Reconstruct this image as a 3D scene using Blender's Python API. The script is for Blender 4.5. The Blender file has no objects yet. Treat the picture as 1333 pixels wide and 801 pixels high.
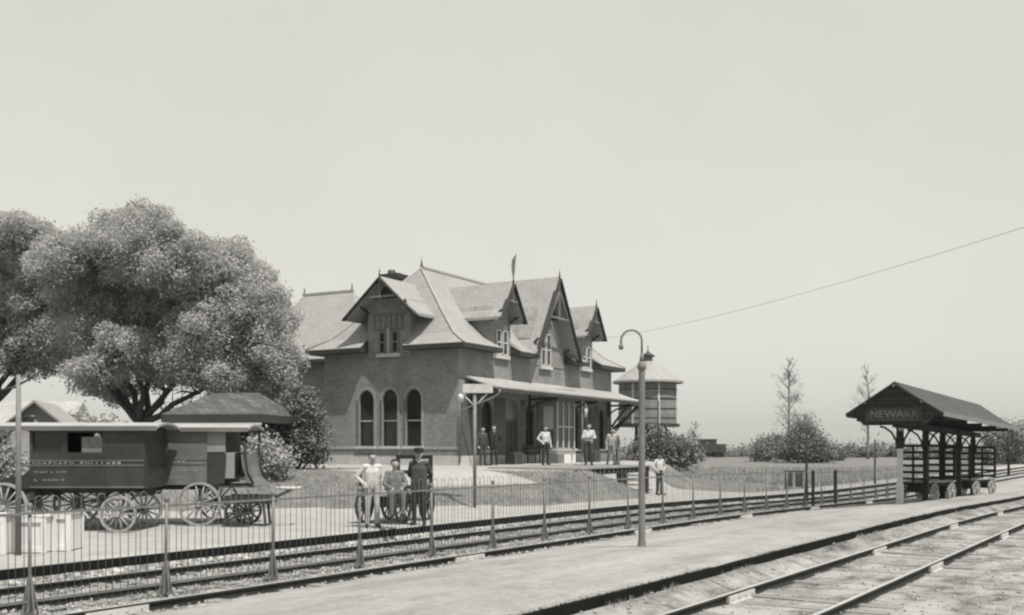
import bpy, bmesh, math, random
import numpy as np
from mathutils import Vector, Matrix, Euler
random.seed(7); RNG = np.random.default_rng(11)
SC = bpy.context.scene; COL = SC.collection
TH = math.atan(894/1350); CT, ST = math.cos(TH), math.sin(TH)
H = 1.95; HZ = 580.0; F = 1350.0; R = math.radians

# ---------------------------------------------------------------- placement
def cw(x, z): return (x*CT - z*ST, x*ST + z*CT)          # camera-plan to world plan
def gp(u, v, zz=0.0):                                    # photo point on the level zz
    d = F*(H-zz)/(v-HZ); X, Y = cw((u-666)/F*d, d); return Vector((X, Y, zz))
def dp(u, v, d):                                         # photo point at depth d
    X, Y = cw((u-666)/F*d, d); return Vector((X, Y, H-(v-HZ)*d/F))
def sm(t):
    t = min(1, max(0, t)); return t*t*(3-2*t)
def drop(Y): return -.34*sm((Y-26)/30)

# ---------------------------------------------------------------- materials
MATS = {}
def new_mat(name):
    m = bpy.data.materials.new(name); m.use_nodes = True
    nt = m.node_tree; return m, nt, nt.nodes['Principled BSDF']
def nd(nt, t, **kw):
    n = nt.nodes.new(t)
    for k, v in kw.items(): setattr(n, k, v)
    return n
def ramp(nt, fac, stops):
    r = nd(nt, 'ShaderNodeValToRGB'); el = r.color_ramp.elements
    while len(el) < len(stops): el.new(.5)
    for e, (p, g) in zip(el, stops): e.position = p; e.color = (g, g, g, 1)
    nt.links.new(fac, r.inputs[0]); return r.outputs[0]
def noise(nt, vec, scale, detail=4, rough=.6):
    n = nd(nt, 'ShaderNodeTexNoise'); n.inputs['Scale'].default_value = scale
    n.inputs['Detail'].default_value = detail; n.inputs['Roughness'].default_value = rough
    if vec is not None: nt.links.new(vec, n.inputs['Vector'])
    return n.outputs['Fac']
def mixg(nt, fac, a, b, mode='MIX'):
    m = nd(nt, 'ShaderNodeMix', data_type='RGBA', blend_type=mode)
    for s, v in ((m.inputs[0], fac), (m.inputs[6], a), (m.inputs[7], b)):
        if isinstance(v, (int, float)):
            s.default_value = v if s == m.inputs[0] else (v, v, v, 1)
        else: nt.links.new(v, s)
    return m.outputs[2]
def bump(nt, bs, hgt, strength=.4, dist=.02):
    b = nd(nt, 'ShaderNodeBump'); b.inputs['Strength'].default_value = strength
    b.inputs['Distance'].default_value = dist
    nt.links.new(hgt, b.inputs['Height']); nt.links.new(b.outputs[0], bs.inputs['Normal'])
def surf(name, g, var=.25, scale=6., rough=.75, metal=0., bmp=.3, stretch=None, spec=.3):
    if name in MATS: return MATS[name]
    m, nt, bs = new_mat(name)
    tc = nd(nt, 'ShaderNodeTexCoord'); vec = tc.outputs['Object']
    if stretch:
        mp = nd(nt, 'ShaderNodeMapping'); mp.inputs['Scale'].default_value = stretch
        nt.links.new(vec, mp.inputs[0]); vec = mp.outputs[0]
    a = noise(nt, vec, scale, 5); b = noise(nt, vec, scale*.17, 3)
    mx = nd(nt, 'ShaderNodeMath', operation='MULTIPLY'); nt.links.new(a, mx.inputs[0]); nt.links.new(b, mx.inputs[1])
    c = ramp(nt, mx.outputs[0], [(.08, g*(1-var)), (.25, g), (.45, min(.9, g*(1+var)))])
    nt.links.new(c, bs.inputs['Base Color'])
    bs.inputs['Roughness'].default_value = rough; bs.inputs['Metallic'].default_value = metal
    bs.inputs['Specular IOR Level'].default_value = spec
    if bmp: bump(nt, bs, a, bmp, .01)
    MATS[name] = m; return m
def brickish(name, g, gm, bw, bh, mortar, var=.3, zs=1., rough=.85, off=.5, mode='wall'):
    m, nt, bs = new_mat(name)
    tc = nd(nt, 'ShaderNodeTexCoord'); sp = nd(nt, 'ShaderNodeSeparateXYZ'); nt.links.new(tc.outputs['Object'], sp.inputs[0])
    ad = nd(nt, 'ShaderNodeMath', operation='ADD'); nt.links.new(sp.outputs[0], ad.inputs[0]); nt.links.new(sp.outputs[1], ad.inputs[1])
    ml = nd(nt, 'ShaderNodeMath', operation='MULTIPLY'); nt.links.new(sp.outputs[2], ml.inputs[0]); ml.inputs[1].default_value = zs
    cb = nd(nt, 'ShaderNodeCombineXYZ'); nt.links.new(ad.outputs[0], cb.inputs[0]); nt.links.new(ml.outputs[0], cb.inputs[1])
    br = nd(nt, 'ShaderNodeTexBrick'); nt.links.new(cb.outputs[0], br.inputs['Vector'])
    br.offset = off
    for k, v in (('Scale', 1.), ('Brick Width', bw), ('Row Height', bh), ('Mortar Size', mortar)): br.inputs[k].default_value = v
    br.inputs['Color1'].default_value = (g*(1-var),)*3+(1,); br.inputs['Color2'].default_value = (g*(1+var),)*3+(1,)
    br.inputs['Mortar'].default_value = (gm,)*3+(1,)
    n1 = noise(nt, tc.outputs['Object'], .8, 5, .65); n2 = noise(nt, tc.outputs['Object'], 9, 4)
    st = ramp(nt, n1, [(.25, .66), (.5, 1.), (.75, 1.22)] if mode == 'wall' else [(.25, .88), (.5, 1.), (.75, 1.08)]); s2 = ramp(nt, n2, [(.3, .85), (.7, 1.12)])
    c = mixg(nt, 1., br.outputs['Color'], st, 'MULTIPLY'); c = mixg(nt, 1., c, s2, 'MULTIPLY')
    nt.links.new(c, bs.inputs['Base Color']); bs.inputs['Roughness'].default_value = rough
    bs.inputs['Specular IOR Level'].default_value = .25
    bump(nt, bs, br.outputs['Fac'], -.35 if mode == 'wall' else -.5, .015)
    MATS[name] = m; return m
def leafmat(name, g, var=.45, trans=.25, sc=1.2):
    m, nt, bs = new_mat(name)
    ge = nd(nt, 'ShaderNodeNewGeometry'); tc = nd(nt, 'ShaderNodeTexCoord')
    n = noise(nt, tc.outputs['Object'], sc, 3)
    c1 = ramp(nt, n, [(.3, g*(1-var)), (.7, g*(1+var))])
    c2 = ramp(nt, ge.outputs['Random Per Island'], [(0, .78), (1, 1.22)])
    c = mixg(nt, 1., c1, c2, 'MULTIPLY'); nt.links.new(c, bs.inputs['Base Color'])
    bs.inputs['Roughness'].default_value = .7; bs.inputs['Specular IOR Level'].default_value = .08
    tr = nd(nt, 'ShaderNodeBsdfTranslucent'); nt.links.new(c, tr.inputs[0])
    mx = nd(nt, 'ShaderNodeMixShader'); mx.inputs[0].default_value = trans
    nt.links.new(bs.outputs[0], mx.inputs[1]); nt.links.new(tr.outputs[0], mx.inputs[2])
    nt.links.new(mx.outputs[0], nt.nodes['Material Output'].inputs[0])
    MATS[name] = m; return m
def glassmat(name, g=.02, rough=.08):
    m, nt, bs = new_mat(name); bs.inputs['Base Color'].default_value = (g, g, g, 1)
    bs.inputs['Roughness'].default_value = rough; bs.inputs['Specular IOR Level'].default_value = .5
    tc = nd(nt, 'ShaderNodeTexCoord'); bump(nt, bs, noise(nt, tc.outputs['Object'], 2.5, 2), .15, .02)
    MATS[name] = m; return m

def groundmat():
    m, nt, bs = new_mat('ground_cover')
    tc = nd(nt, 'ShaderNodeTexCoord'); v = tc.outputs['Object']
    at = nd(nt, 'ShaderNodeAttribute', attribute_name='cover'); sp = nd(nt, 'ShaderNodeSeparateXYZ')
    nt.links.new(at.outputs['Vector'], sp.inputs[0])
    # pale packed gravel
    n0 = noise(nt, v, 38, 5, .75); n1 = noise(nt, v, 1.3, 5, .65); n2 = noise(nt, v, .22, 4)
    gr = ramp(nt, n0, [(.25, .21), (.5, .30), (.8, .39)])
    gr = mixg(nt, 1., gr, ramp(nt, n1, [(.25, .78), (.6, 1.05)]), 'MULTIPLY')
    # grass
    g0 = noise(nt, v, 14, 6, .8); g1 = noise(nt, v, .9, 5, .7)
    ga = ramp(nt, g0, [(.3, .085), (.5, .145), (.72, .22)])
    ga = mixg(nt, 1., ga, ramp(nt, g1, [(.28, .62), (.5, 1.), (.7, 1.35)]), 'MULTIPLY')
    # dirt with weeds, right of the platform
    di = ramp(nt, n0, [(.25, .17), (.5, .275), (.8, .37)])
    mp = nd(nt, 'ShaderNodeMapping'); mp.inputs['Scale'].default_value = (1.3, .55, 1); nt.links.new(v, mp.inputs[0])
    d1 = noise(nt, mp.outputs[0], 1.1, 7, .72)
    m2 = nd(nt, 'ShaderNodeMapping'); m2.inputs['Scale'].default_value = (.45, 2.6, 1); nt.links.new(v, m2.inputs[0])
    di = mixg(nt, 1., di, ramp(nt, noise(nt, m2.outputs[0], 1.5, 5, .7), [(.33, .42), (.43, .9), (.6, 1.05)]), 'MULTIPLY')
    di = mixg(nt, 1., di, ramp(nt, d1, [(.36, .30), (.46, .75), (.58, 1.1)]), 'MULTIPLY')
    # ballast stones
    vo = nd(nt, 'ShaderNodeTexVoronoi'); vo.inputs['Scale'].default_value = 16; nt.links.new(v, vo.inputs['Vector'])
    sx = nd(nt, 'ShaderNodeSeparateXYZ'); nt.links.new(vo.outputs['Color'], sx.inputs[0])
    ba = ramp(nt, sx.outputs[0], [(0, .10), (.55, .26), (1, .46)])
    ba = mixg(nt, 1., ba, ramp(nt, noise(nt, mp.outputs[0], 1.6, 5), [(.35, .5), (.6, 1.1)]), 'MULTIPLY')
    def msk(ch, w=.55):
        a = nd(nt, 'ShaderNodeMath', operation='MULTIPLY_ADD'); nt.links.new(n1, a.inputs[0]); a.inputs[1].default_value = w
        a.inputs[2].default_value = -w/2; b = nd(nt, 'ShaderNodeMath', operation='ADD'); nt.links.new(a.outputs[0], b.inputs[0]); nt.links.new(sp.outputs[ch], b.inputs[1])
        return ramp(nt, b.outputs[0], [(.4, 0), (.6, 1)])
    c = mixg(nt, msk(0), gr, ga); c = mixg(nt, msk(1), c, di); c = mixg(nt, msk(2, .2), c, ba)
    nt.links.new(c, bs.inputs['Base Color']); bs.inputs['Roughness'].default_value = .95; bs.inputs['Specular IOR Level'].default_value = .1
    hh = mixg(nt, .5, n0, g0); bump(nt, bs, hh, .55, .03)
    return m
def gravelmat(name, lo, mid, hi):
    m, nt, bs = new_mat(name); tc = nd(nt, 'ShaderNodeTexCoord'); v = tc.outputs['Object']
    n0 = noise(nt, v, 42, 5, .8); n1 = noise(nt, v, 1.1, 6, .65); n2 = noise(nt, v, .18, 4, .6); n3 = noise(nt, v, 7, 5, .7)
    c = ramp(nt, n0, [(.28, lo), (.5, mid), (.75, hi)])
    c = mixg(nt, 1., c, ramp(nt, n1, [(.25, .78), (.6, 1.06)]), 'MULTIPLY')
    c = mixg(nt, 1., c, ramp(nt, n3, [(.3, .76), (.65, 1.08)]), 'MULTIPLY')
    c = mixg(nt, 1., c, ramp(nt, n2, [(.3, .86), (.65, 1.06)]), 'MULTIPLY')
    mp = nd(nt, 'ShaderNodeMapping'); mp.inputs['Scale'].default_value = (1.1, .09, 1); nt.links.new(v, mp.inputs[0])
    c = mixg(nt, 1., c, ramp(nt, noise(nt, mp.outputs[0], 1.2, 5, .6), [(.32, .84), (.6, 1.05)]), 'MULTIPLY')      # worn lanes
    st = noise(nt, v, .55, 6, .75); c = mixg(nt, 1., c, ramp(nt, st, [(.27, .78), (.38, 1.)]), 'MULTIPLY')           # cinder stains
    nt.links.new(c, bs.inputs['Base Color']); bs.inputs['Roughness'].default_value = .95; bs.inputs['Specular IOR Level'].default_value = .1
    bump(nt, bs, n0, .5, .02); MATS[name] = m; return m

GROUND = groundmat(); ISLE = gravelmat('cinder_gravel', .205, .29, .385)
BRICK = brickish('red_brick', .20, .235, .23, .085, .012, .15)
SLATE = brickish('roof_slate', .265, .21, .30, .24, .012, .05, 1.35, .6, .5, 'roof')
DSLATE = brickish('dark_shingle', .06, .03, .25, .22, .012, .25, 1.3, .8, .5, 'roof')
PLK = brickish('dark_gable_planks', .04, .008, 3., .13, .012, .35, 1., .8); OSH = brickish('old_shingle', .085, .05, .25, .22, .012, .3, 1.3, .85, .5, 'roof'); TIN = surf('painted_tin', .30, .25, 3, .5)
PANEL = surf('shade_dark_boarding', .085, .3, 6, .7); SUNPALE = surf('sunlit_white_board', .62, .1, 6, .7); BSTONE = surf('buff_stone', .25, .2, 5); STONE = surf('pale_stone', .44, .2, 5); DSTONE = surf('grey_stone', .30, .25, 4)
DTRIM = surf('dark_painted_wood', .035, .4, 8, .6); PTRIM = surf('pale_painted_wood', .45, .2, 8, .6)
MTRIM = surf('mid_painted_wood', .16, .3, 8, .6)
WOOD = surf('weathered_wood', .26, .35, 9, .85, stretch=(1, 1, .15)); DWOOD = surf('creosoted_wood', .025, .5, 6, .85)
EDGEW = surf('tarred_edge_timber', .012, .5, 6, 1., spec=.05); TIE = surf('grey_sleeper_wood', .19, .4, 7, .95, stretch=(.3, 3, 1)); CRATE = surf('bare_pine_board', .55, .2, 6, .8, stretch=(1, 1, .2))
RAILTOP = surf('worn_rail_top', .42, .2, 5, .45, .3); RAILWEB = surf('rusty_rail_web', .022, .4, 12, .9); PLATE = surf('dusty_joint_bar', .42, .2, 9, .9)
IRON = surf('galvanised_iron', .15, .3, 10, .6, .2); PIRON = surf('grey_painted_iron', .14, .25, 6, .55); WIRE = surf('dull_wire', .3, .2, 8, .6); DIRON = surf('black_iron', .03, .3, 8, .5)
GLASS = glassmat('dark_window_glass'); SKYPANE = surf('painted_sky_reflection', .42, .1, 2, .7)
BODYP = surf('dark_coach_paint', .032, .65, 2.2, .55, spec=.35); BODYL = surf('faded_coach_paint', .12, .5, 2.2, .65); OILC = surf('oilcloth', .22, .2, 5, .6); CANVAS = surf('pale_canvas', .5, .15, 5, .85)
WHEELP = surf('pale_wheel_paint', .27, .2, 8, .6); SIGNB = surf('dull_border', .07, .3, 9, .8); SIGNL = surf('sign_lettering', .11, .3, 9, .8); LETTER = surf('faded_lettering', .20, .2, 9, .7)
BARK = surf('tree_bark', .055, .5, 9, .95, bmp=.8, stretch=(1, 1, .25)); BARKL = surf('grey_bark', .16, .4, 9, .95, stretch=(1, 1, .25))
LEAF = leafmat('broad_leaves', .42, .25, .45); LEAFD = leafmat('evergreen_leaves', .15, .5, .1, 2.2); LEAFP = leafmat('pale_shrub_leaves', .34, .45, .25, 3)
LEAFF = leafmat('far_leaves', .30, .3, .3, .5); LEAFB = leafmat('bush_leaves', .20, .4, .3, .8); GRASS = leafmat('grass_blades', .38, .4, .3, 1.)
TANKW = brickish('tank_planks', .20, .10, 1.9, .20, .012, .14, 1., .85)
SKIN = surf('skin', .30, .1, 8, .6); WHITE = surf('white_cotton', .42, .2, 9, .85, bmp=1.); BLACKC = surf('black_wool', .028, .4, 9, .95, bmp=1.)
DARKC = surf('dark_wool', .055, .4, 9, .95, bmp=1.); GREYC = surf('grey_cloth', .15, .35, 9, .95, bmp=1.); PALEC = surf('pale_trousers', .36, .3, 9, .9, bmp=1.)
FEAT = surf('dark_feature_skin', .13, .1, 8, .7); HAIR = surf('dark_hair', .02, .3, 20, .6); SHOE = surf('black_leather', .02, .2, 10, .4); STRAW = surf('straw', .5, .15, 20, .8)  # first material here: darker skin for eyes and mouth

# ---------------------------------------------------------------- mesh tools
def tag(o, label=None, cat=None, group=None, kind=None):
    for k, v in (('label', label), ('category', cat), ('group', group), ('kind', kind)):
        if v: o[k] = v
    return o
def empty(name, loc, rz=0):
    o = bpy.data.objects.new(name, None); COL.objects.link(o); o.location = loc; o.rotation_euler = (0, 0, rz); o.empty_display_size = .2; return o
def kids(o): return [c for c in bpy.data.objects if c.parent == o]
def copy_tree(o, parent=None):
    c = o.copy(); COL.objects.link(c); c.parent = parent
    for ch in kids(o): copy_tree(ch, c)
    return c
class MB:
    def __init__(s): s.v = []; s.f = []; s.m = []; s.sm = []
    def add(s, vs, fs, mi=0, smooth=False):
        o = len(s.v); s.v += [tuple(p) for p in vs]
        for f in fs: s.f.append(tuple(i+o for i in f)); s.m.append(mi); s.sm.append(smooth)
        return s
    def box(s, c, d, mi=0, rz=0.):
        x, y, z = d[0]/2, d[1]/2, d[2]/2; ca, sa = math.cos(rz), math.sin(rz)
        P = [(i*x, j*y, k*z) for k in (-1, 1) for j in (-1, 1) for i in (-1, 1)]
        P = [(c[0]+p[0]*ca-p[1]*sa, c[1]+p[0]*sa+p[1]*ca, c[2]+p[2]) for p in P]
        return s.add(P, [(0,2,3,1),(4,5,7,6),(0,1,5,4),(2,6,7,3),(0,4,6,2),(1,3,7,5)], mi)
    def bb(s, a0, a1, b0, b1, z0, z1, mi=0): return s.box(((a0+a1)/2, (b0+b1)/2, (z0+z1)/2), (a1-a0, b1-b0, z1-z0), mi)
    def bar(s, p, q, w, h, mi=0, up=(0, 0, 1)):
        p, q = Vector(p), Vector(q); d = (q-p).normalized(); u = Vector(up)
        if abs(d.dot(u)) > .98: u = Vector((0, 1, 0))
        r = d.cross(u).normalized(); u = r.cross(d).normalized()
        P = [e + r*i*w/2 + u*j*h/2 for e in (p, q) for j in (-1, 1) for i in (-1, 1)]
        return s.add(P, [(0,2,3,1),(4,5,7,6),(0,1,5,4),(2,6,7,3),(0,4,6,2),(1,3,7,5)], mi)
    def tube(s, pts, rs, n=8, mi=0, smooth=True):
        pts = [Vector(p) for p in pts]
        if not isinstance(rs, (list, tuple)): rs = [rs]*len(pts)
        V = []; prev = None
        for i, p in enumerate(pts):
            d = (pts[min(i+1, len(pts)-1)] - pts[max(i-1, 0)])
            d = d.normalized() if d.length > 1e-9 else Vector((0, 0, 1))
            if prev is None:
                a = Vector((1, 0, 0)) if abs(d.x) < .9 else Vector((0, 1, 0)); r = (a - d*a.dot(d)).normalized()
            else: r = (prev - d*prev.dot(d)).normalized()
            prev = r; u = d.cross(r)
            V += [p + (r*math.cos(2*math.pi*k/n) + u*math.sin(2*math.pi*k/n))*rs[i] for k in range(n)]
        Fs = [(i*n+k, i*n+(k+1) % n, (i+1)*n+(k+1) % n, (i+1)*n+k) for i in range(len(pts)-1) for k in range(n)]
        s.add(V, Fs, mi, smooth)
        o = len(s.v)-len(V)
        s.f.append(tuple(o+k for k in reversed(range(n)))); s.m.append(mi); s.sm.append(False)
        s.f.append(tuple(o+(len(pts)-1)*n+k for k in range(n))); s.m.append(mi); s.sm.append(False)
        return s
    def lathe(s, prof, n=16, c=(0, 0, 0), mi=0, smooth=True):
        V = [(c[0]+r*math.cos(2*math.pi*k/n), c[1]+r*math.sin(2*math.pi*k/n), c[2]+z) for r, z in prof for k in range(n)]
        return s.add(V, [(i*n+k, i*n+(k+1) % n, (i+1)*n+(k+1) % n, (i+1)*n+k) for i in range(len(prof)-1) for k in range(n)], mi, smooth)
    def prism(s, poly, off, mi=0, mside=None):            # poly of 3-D points, extruded by the vector off
        n = len(poly); P = [Vector(p) for p in poly]; Q = [p+Vector(off) for p in P]
        s.add(P+Q, [tuple(range(n-1, -1, -1))], mi); o = len(s.v)-2*n; b = mi if mside is None else mside
        s.f.append(tuple(o+n+i for i in range(n))); s.m.append(b); s.sm.append(False)
        for i in range(n):
            j = (i+1) % n; s.f.append((o+i, o+j, o+n+j, o+n+i)); s.m.append(b); s.sm.append(False)
        return s
    def mesh(s, name, mats):
        me = bpy.data.meshes.new(name); me.from_pydata(s.v, [], s.f)
        for m in (mats if isinstance(mats, (list, tuple)) else [mats]): me.materials.append(m)
        me.polygons.foreach_set('material_index', s.m); me.polygons.foreach_set('use_smooth', s.sm)
        bm = bmesh.new(); bm.from_mesh(me); bmesh.ops.recalc_face_normals(bm, faces=bm.faces); bm.to_mesh(me); bm.free()
        me.update(); return me
    def build(s, name, mats, parent=None):
        o = bpy.data.objects.new(name, s.mesh(name, mats)); COL.objects.link(o); o.parent = parent; return o
def raw(name, V, Fq, mats, parent=None, smooth=False, mi=None):      # fast path for many quads
    me = bpy.data.meshes.new(name); V = np.asarray(V, np.float32); Fq = np.asarray(Fq, np.int32); k = Fq.shape[1]
    me.vertices.add(len(V)); me.vertices.foreach_set('co', V.ravel())
    me.loops.add(Fq.size); me.loops.foreach_set('vertex_index', Fq.ravel())
    me.polygons.add(len(Fq)); me.polygons.foreach_set('loop_start', np.arange(0, Fq.size, k, dtype=np.int32))
    for m in (mats if isinstance(mats, (list, tuple)) else [mats]): me.materials.append(m)
    me.update(calc_edges=True); me.validate()
    if smooth: me.polygons.foreach_set('use_smooth', [True]*len(me.polygons))
    o = bpy.data.objects.new(name, me); COL.objects.link(o); o.parent = parent; return o
def baked(o):                                             # apply the modifiers of o
    dg = bpy.context.evaluated_depsgraph_get(); me = bpy.data.meshes.new_from_object(o.evaluated_get(dg))
    o.modifiers.clear(); o.data = me; return o
def cut(o, cutter_mb):
    c = cutter_mb.build('cutter', DTRIM, o.parent); bpy.context.view_layer.update(); m = o.modifiers.new('cut', 'BOOLEAN'); m.object = c; m.operation = 'DIFFERENCE'; m.solver = 'EXACT'
    baked(o); bpy.data.objects.remove(c); return o

# ---------------------------------------------------------------- world, sun, camera
SUN = (.46*.8746 - .22*.4848, -.46*.4848 - .22*.8746, 1.0)  # camera frame: right, forward, up (points to the sun)
sx, sy = cw(SUN[0], SUN[1]); SV = Vector((sx, sy, SUN[2])).normalized()
w = bpy.data.worlds.new('World'); SC.world = w; w.use_nodes = True; nt = w.node_tree
sky = nd(nt, 'ShaderNodeTexSky', sky_type='NISHITA'); sky.sun_disc = False
sky.sun_elevation = math.asin(SV.z); sky.sun_rotation = math.atan2(SV.x, SV.y); sky.dust_density = 3.5; sky.air_density = 1.2
bw = nd(nt, 'ShaderNodeRGBToBW'); nt.links.new(sky.outputs[0], bw.inputs[0])
pw = nd(nt, 'ShaderNodeMath', operation='POWER'); nt.links.new(bw.outputs[0], pw.inputs[0]); pw.inputs[1].default_value = .22
ml = nd(nt, 'ShaderNodeMath', operation='MULTIPLY'); nt.links.new(pw.outputs[0], ml.inputs[0]); ml.inputs[1].default_value = 4.95
tint = mixg(nt, 1., ml.outputs[0], 1., 'MULTIPLY'); tint.node.inputs[7].default_value = (1., .988, .91, 1)
stc = nd(nt, 'ShaderNodeTexCoord'); thin = ramp(nt, noise(nt, stc.outputs['Generated'], 3.2, 5, .6), [(.3, .965), (.7, 1.03)])
tint = mixg(nt, 1., tint, thin, 'MULTIPLY')
bg = nt.nodes['Background']; nt.links.new(tint, bg.inputs[0]); bg.inputs[1].default_value = .1
su = bpy.data.lights.new('sun', 'SUN'); su.energy = 5.0; su.angle = R(.5); su.color = (1, .97, .87)
so = bpy.data.objects.new('sun', su); COL.objects.link(so); so.rotation_euler = SV.to_track_quat('Z', 'Y').to_euler()
cam = bpy.data.cameras.new('camera'); co = bpy.data.objects.new('camera', cam); COL.objects.link(co); SC.camera = co
co.location = (0, 0, H); co.rotation_euler = (R(90), 0, TH); cam.sensor_width = 36; cam.lens = 36*F/1333; cam.shift_y = (HZ-400.5)/1333
cam.clip_start = .1; cam.clip_end = 3000
SC.view_settings.view_transform = 'Standard'; SC.view_settings.look = 'None'; SC.view_settings.exposure = .22; SC.view_settings.gamma = 1
SC.render.engine = 'CYCLES'; SC.cycles.max_bounces = 6; SC.cycles.filter_width = 2.3

# ---------------------------------------------------------------- station frame
WO = (-2.285, 44.815); DX, DZ = .4848, .8746
def st2w(a, b): return cw(WO[0]+DX*a-DZ*b, WO[1]+DZ*a+DX*b)
def w2st(X, Y):
    x = X*CT+Y*ST; z = -X*ST+Y*CT; x -= WO[0]; z -= WO[1]; return (x*DX+z*DZ, -x*DZ+z*DX)
SROT = math.atan2(DZ, DX)+TH; FL = 1.08

# ---------------------------------------------------------------- ground
def hill(X, Y):
    a, b = w2st(X, Y)
    f1 = (Y-25.8-1.11*(X+25.5))/1.494/4.6; f2 = (-19.2-X)/1.9; f3 = max((33.2-Y)/4.0, (b+4.2-max(0, a-14)*.9)/(2.0+max(0, a-14)*.3))
    far = 1-sm((a-17)/14)
    return FL*sm(1+min(f1, f2, f3))*far
def gz(X, Y):
    if X > -6.2: return -.165 + .18*sm((-5.4-X)/.7) + drop(Y) + .012*math.sin(X*3.1+Y*1.7)*math.sin(Y*.9) + (.12*sm((X+1.5)/4))
    if X > -15.82: return -.31 + .075*sm((-15.15-X)/.4) + drop(Y) + .012*math.sin(X*9+Y*2.3)*math.sin(Y*3.1)
    return hill(X, Y) + drop(Y)*sm((X+26)/8) + .25*sm((Y-90)/80)
def axis(stops):
    out = []
    for (a, b, st) in stops: out += list(np.arange(a, b-1e-6, st))
    return np.array(out+[stops[-1][1]])
XS = axis([(-700, -120, 40), (-120, -50, 5), (-50, -30, 1.), (-30, -16, .4), (-16, -15.83, .17), (-15.83, -15.7, .13), (-15.7, -11.5, .3), (-11.5, -6.4, 1.7), (-6.4, -6.2, .2), (-6.2, -6.0, .2), (-6., 4, .4), (4, 24, 2), (24, 400, 47)])
YS = axis([(-30, 4, 2), (4, 48, .5), (48, 90, 2), (90, 200, 10), (200, 1200, 100)])
V = [(x, y, gz(x, y)) for y in YS for x in XS]; nx = len(XS)
Fq = [(j*nx+i, j*nx+i+1, (j+1)*nx+i+1, (j+1)*nx+i) for j in range(len(YS)-1) for i in range(nx-1)]
g = tag(raw('ground', V, Fq, GROUND, smooth=True), kind='structure')
cov = np.zeros((len(V), 3), np.float32)
for i, (x, y, z) in enumerate(V):
    if x > -6.3: cov[i, 1] = 1; continue
    if x > -15.83: cov[i, 2] = 1; continue
    a, b = w2st(x, y); h = hill(x, y)
    toe = 1 if .03 < h < 1.02 else 0
    gr = 0.
    if h > .03: gr = 1. if h < 1.045 else 0.
    if y > 40.5 and x < -17.6 and h < 1.0: gr = 1.                               # meadow beyond the deck
    if -6 < a < 19 and b > -12 and h < .9 and y < 47 and x > -24: gr = max(0., gr - 1.) if y > 36 else gr
    if a > -3 and -14 < b < -4.2 and a < 9 and x < -17.4 and y > 35.5: gr = 0.
    if h <= .03 and y < 41 and x < -16: gr = 0.
    if h >= 1.0 and (b > 9 or a < -6): gr = 1.                                    # lawn behind and beside the station
    if x < -42: gr = 1.
    # worn path from the strip up to the station
    px = -21.2 + (y-24)*.05
    if h > .60 and 26.6 < y < 30.4 and x > -25.5: gr = 0.
    cov[i, 0] = gr
at = g.data.attributes.new('cover', 'FLOAT_VECTOR', 'POINT'); at.data.foreach_set('vector', cov.ravel())

# island platform between the tracks
IP = [(-6.15, .12), (-6.5, .125), (-7.5, .10), (-9, .02), (-10.2, -.12), (-11.1, -.22), (-11.8, -.305)]
YI = axis([(1, 50, .5), (50, 120, 2)]); V = []
for y in YI:
    wob = .03*math.sin(y*1.3)+.04*math.sin(y*.47+1)
    for k, (x, z) in enumerate(IP): V.append((x+(wob if k == 0 else 0), y, z+drop(y)+(.012*math.sin(y*2.1+k*1.7))))
n = len(IP)
Fq = [(j*n+i+1, j*n+i, (j+1)*n+i, (j+1)*n+i+1) for j in range(len(YI)-1) for i in range(n-1)]
tag(raw('island_platform', V, Fq, ISLE, smooth=True), kind='structure')
m = MB()                                                   # its timber edge, board after board
y = 1.
while y < 118:
    L = random.uniform(3.4, 4.8); o = random.uniform(-.02, .02); y2 = min(y+L, 118)
    def ex(yy): return -6.13+.03*math.sin(yy*1.3)+.04*math.sin(yy*.47+1)
    k = 4
    for i in range(k):
        ya, yb = y+(y2-y)*i/k, y+(y2-y)*(i+1)/k
        m.bar((ex(ya), ya, -.03+drop(ya)+o*.3), (ex(yb), yb-(.012 if i == k-1 else 0), -.03+drop(yb)+o*.3), .09, .29)
    y = y2
tag(m.build('platform_edge', EDGEW), kind='structure')
m = MB(); y = 0.
while y < 150:
    L = random.uniform(3.5, 5); y2 = min(y+L, 150)
    m.bar((-15.79, y, -.20+drop(y)), (-15.79, y2-.015, -.20+drop(y2)), .12, .36); y = y2
tag(m.build('platform_kerb', EDGEW), kind='structure')

# ---------------------------------------------------------------- tracks
def rail_mb(x, z, y0, y1):
    m = MB(); ys = list(axis([(y0, 70, 4), (70, y1, 30)]))
    prof = [(-.068, -.14, 1), (-.068, -.125, 1), (-.012, -.11, 1), (-.012, -.04, 1), (-.035, -.03, 1), (-.035, -.003, 1), (-.03, 0, 0), (.03, 0, 0), (.035, -.003, 1), (.035, -.03, 1), (.012, -.04, 1), (.012, -.11, 1), (.068, -.125, 1), (.068, -.14, 1)]
    n = len(prof); V = [(x+p[0], y, z+drop(y)+p[1]) for y in ys for p in prof]
    for j in range(len(ys)-1):
        pass
    m.v = V
    for j in range(len(ys)-1):
        for i in range(n):
            k = (i+1) % n; m.f.append((j*n+i, j*n+k, (j+1)*n+k, (j+1)*n+i)); m.m.append(0 if i == 6 else 1); m.sm.append(False)
    return m
def joints(x, z, ys, root):
    for yy in ys:
        m = MB()
        for s in (-1, 1): m.box((x+s*.034, yy, z+drop(yy)-.072), (.045, .95, .085))
        m.box((x, yy, z+drop(yy)-.13), (.2, .95, .03))
        for q in (-.36, -.12, .12, .36):
            for s in (-1, 1): m.tube([(x+s*.05, yy+q, z+drop(yy)-.07), (x+s*.075, yy+q, z+drop(yy)-.07)], .016, 6, smooth=False)
        m.build('joint_bar', PLATE, root)
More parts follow.
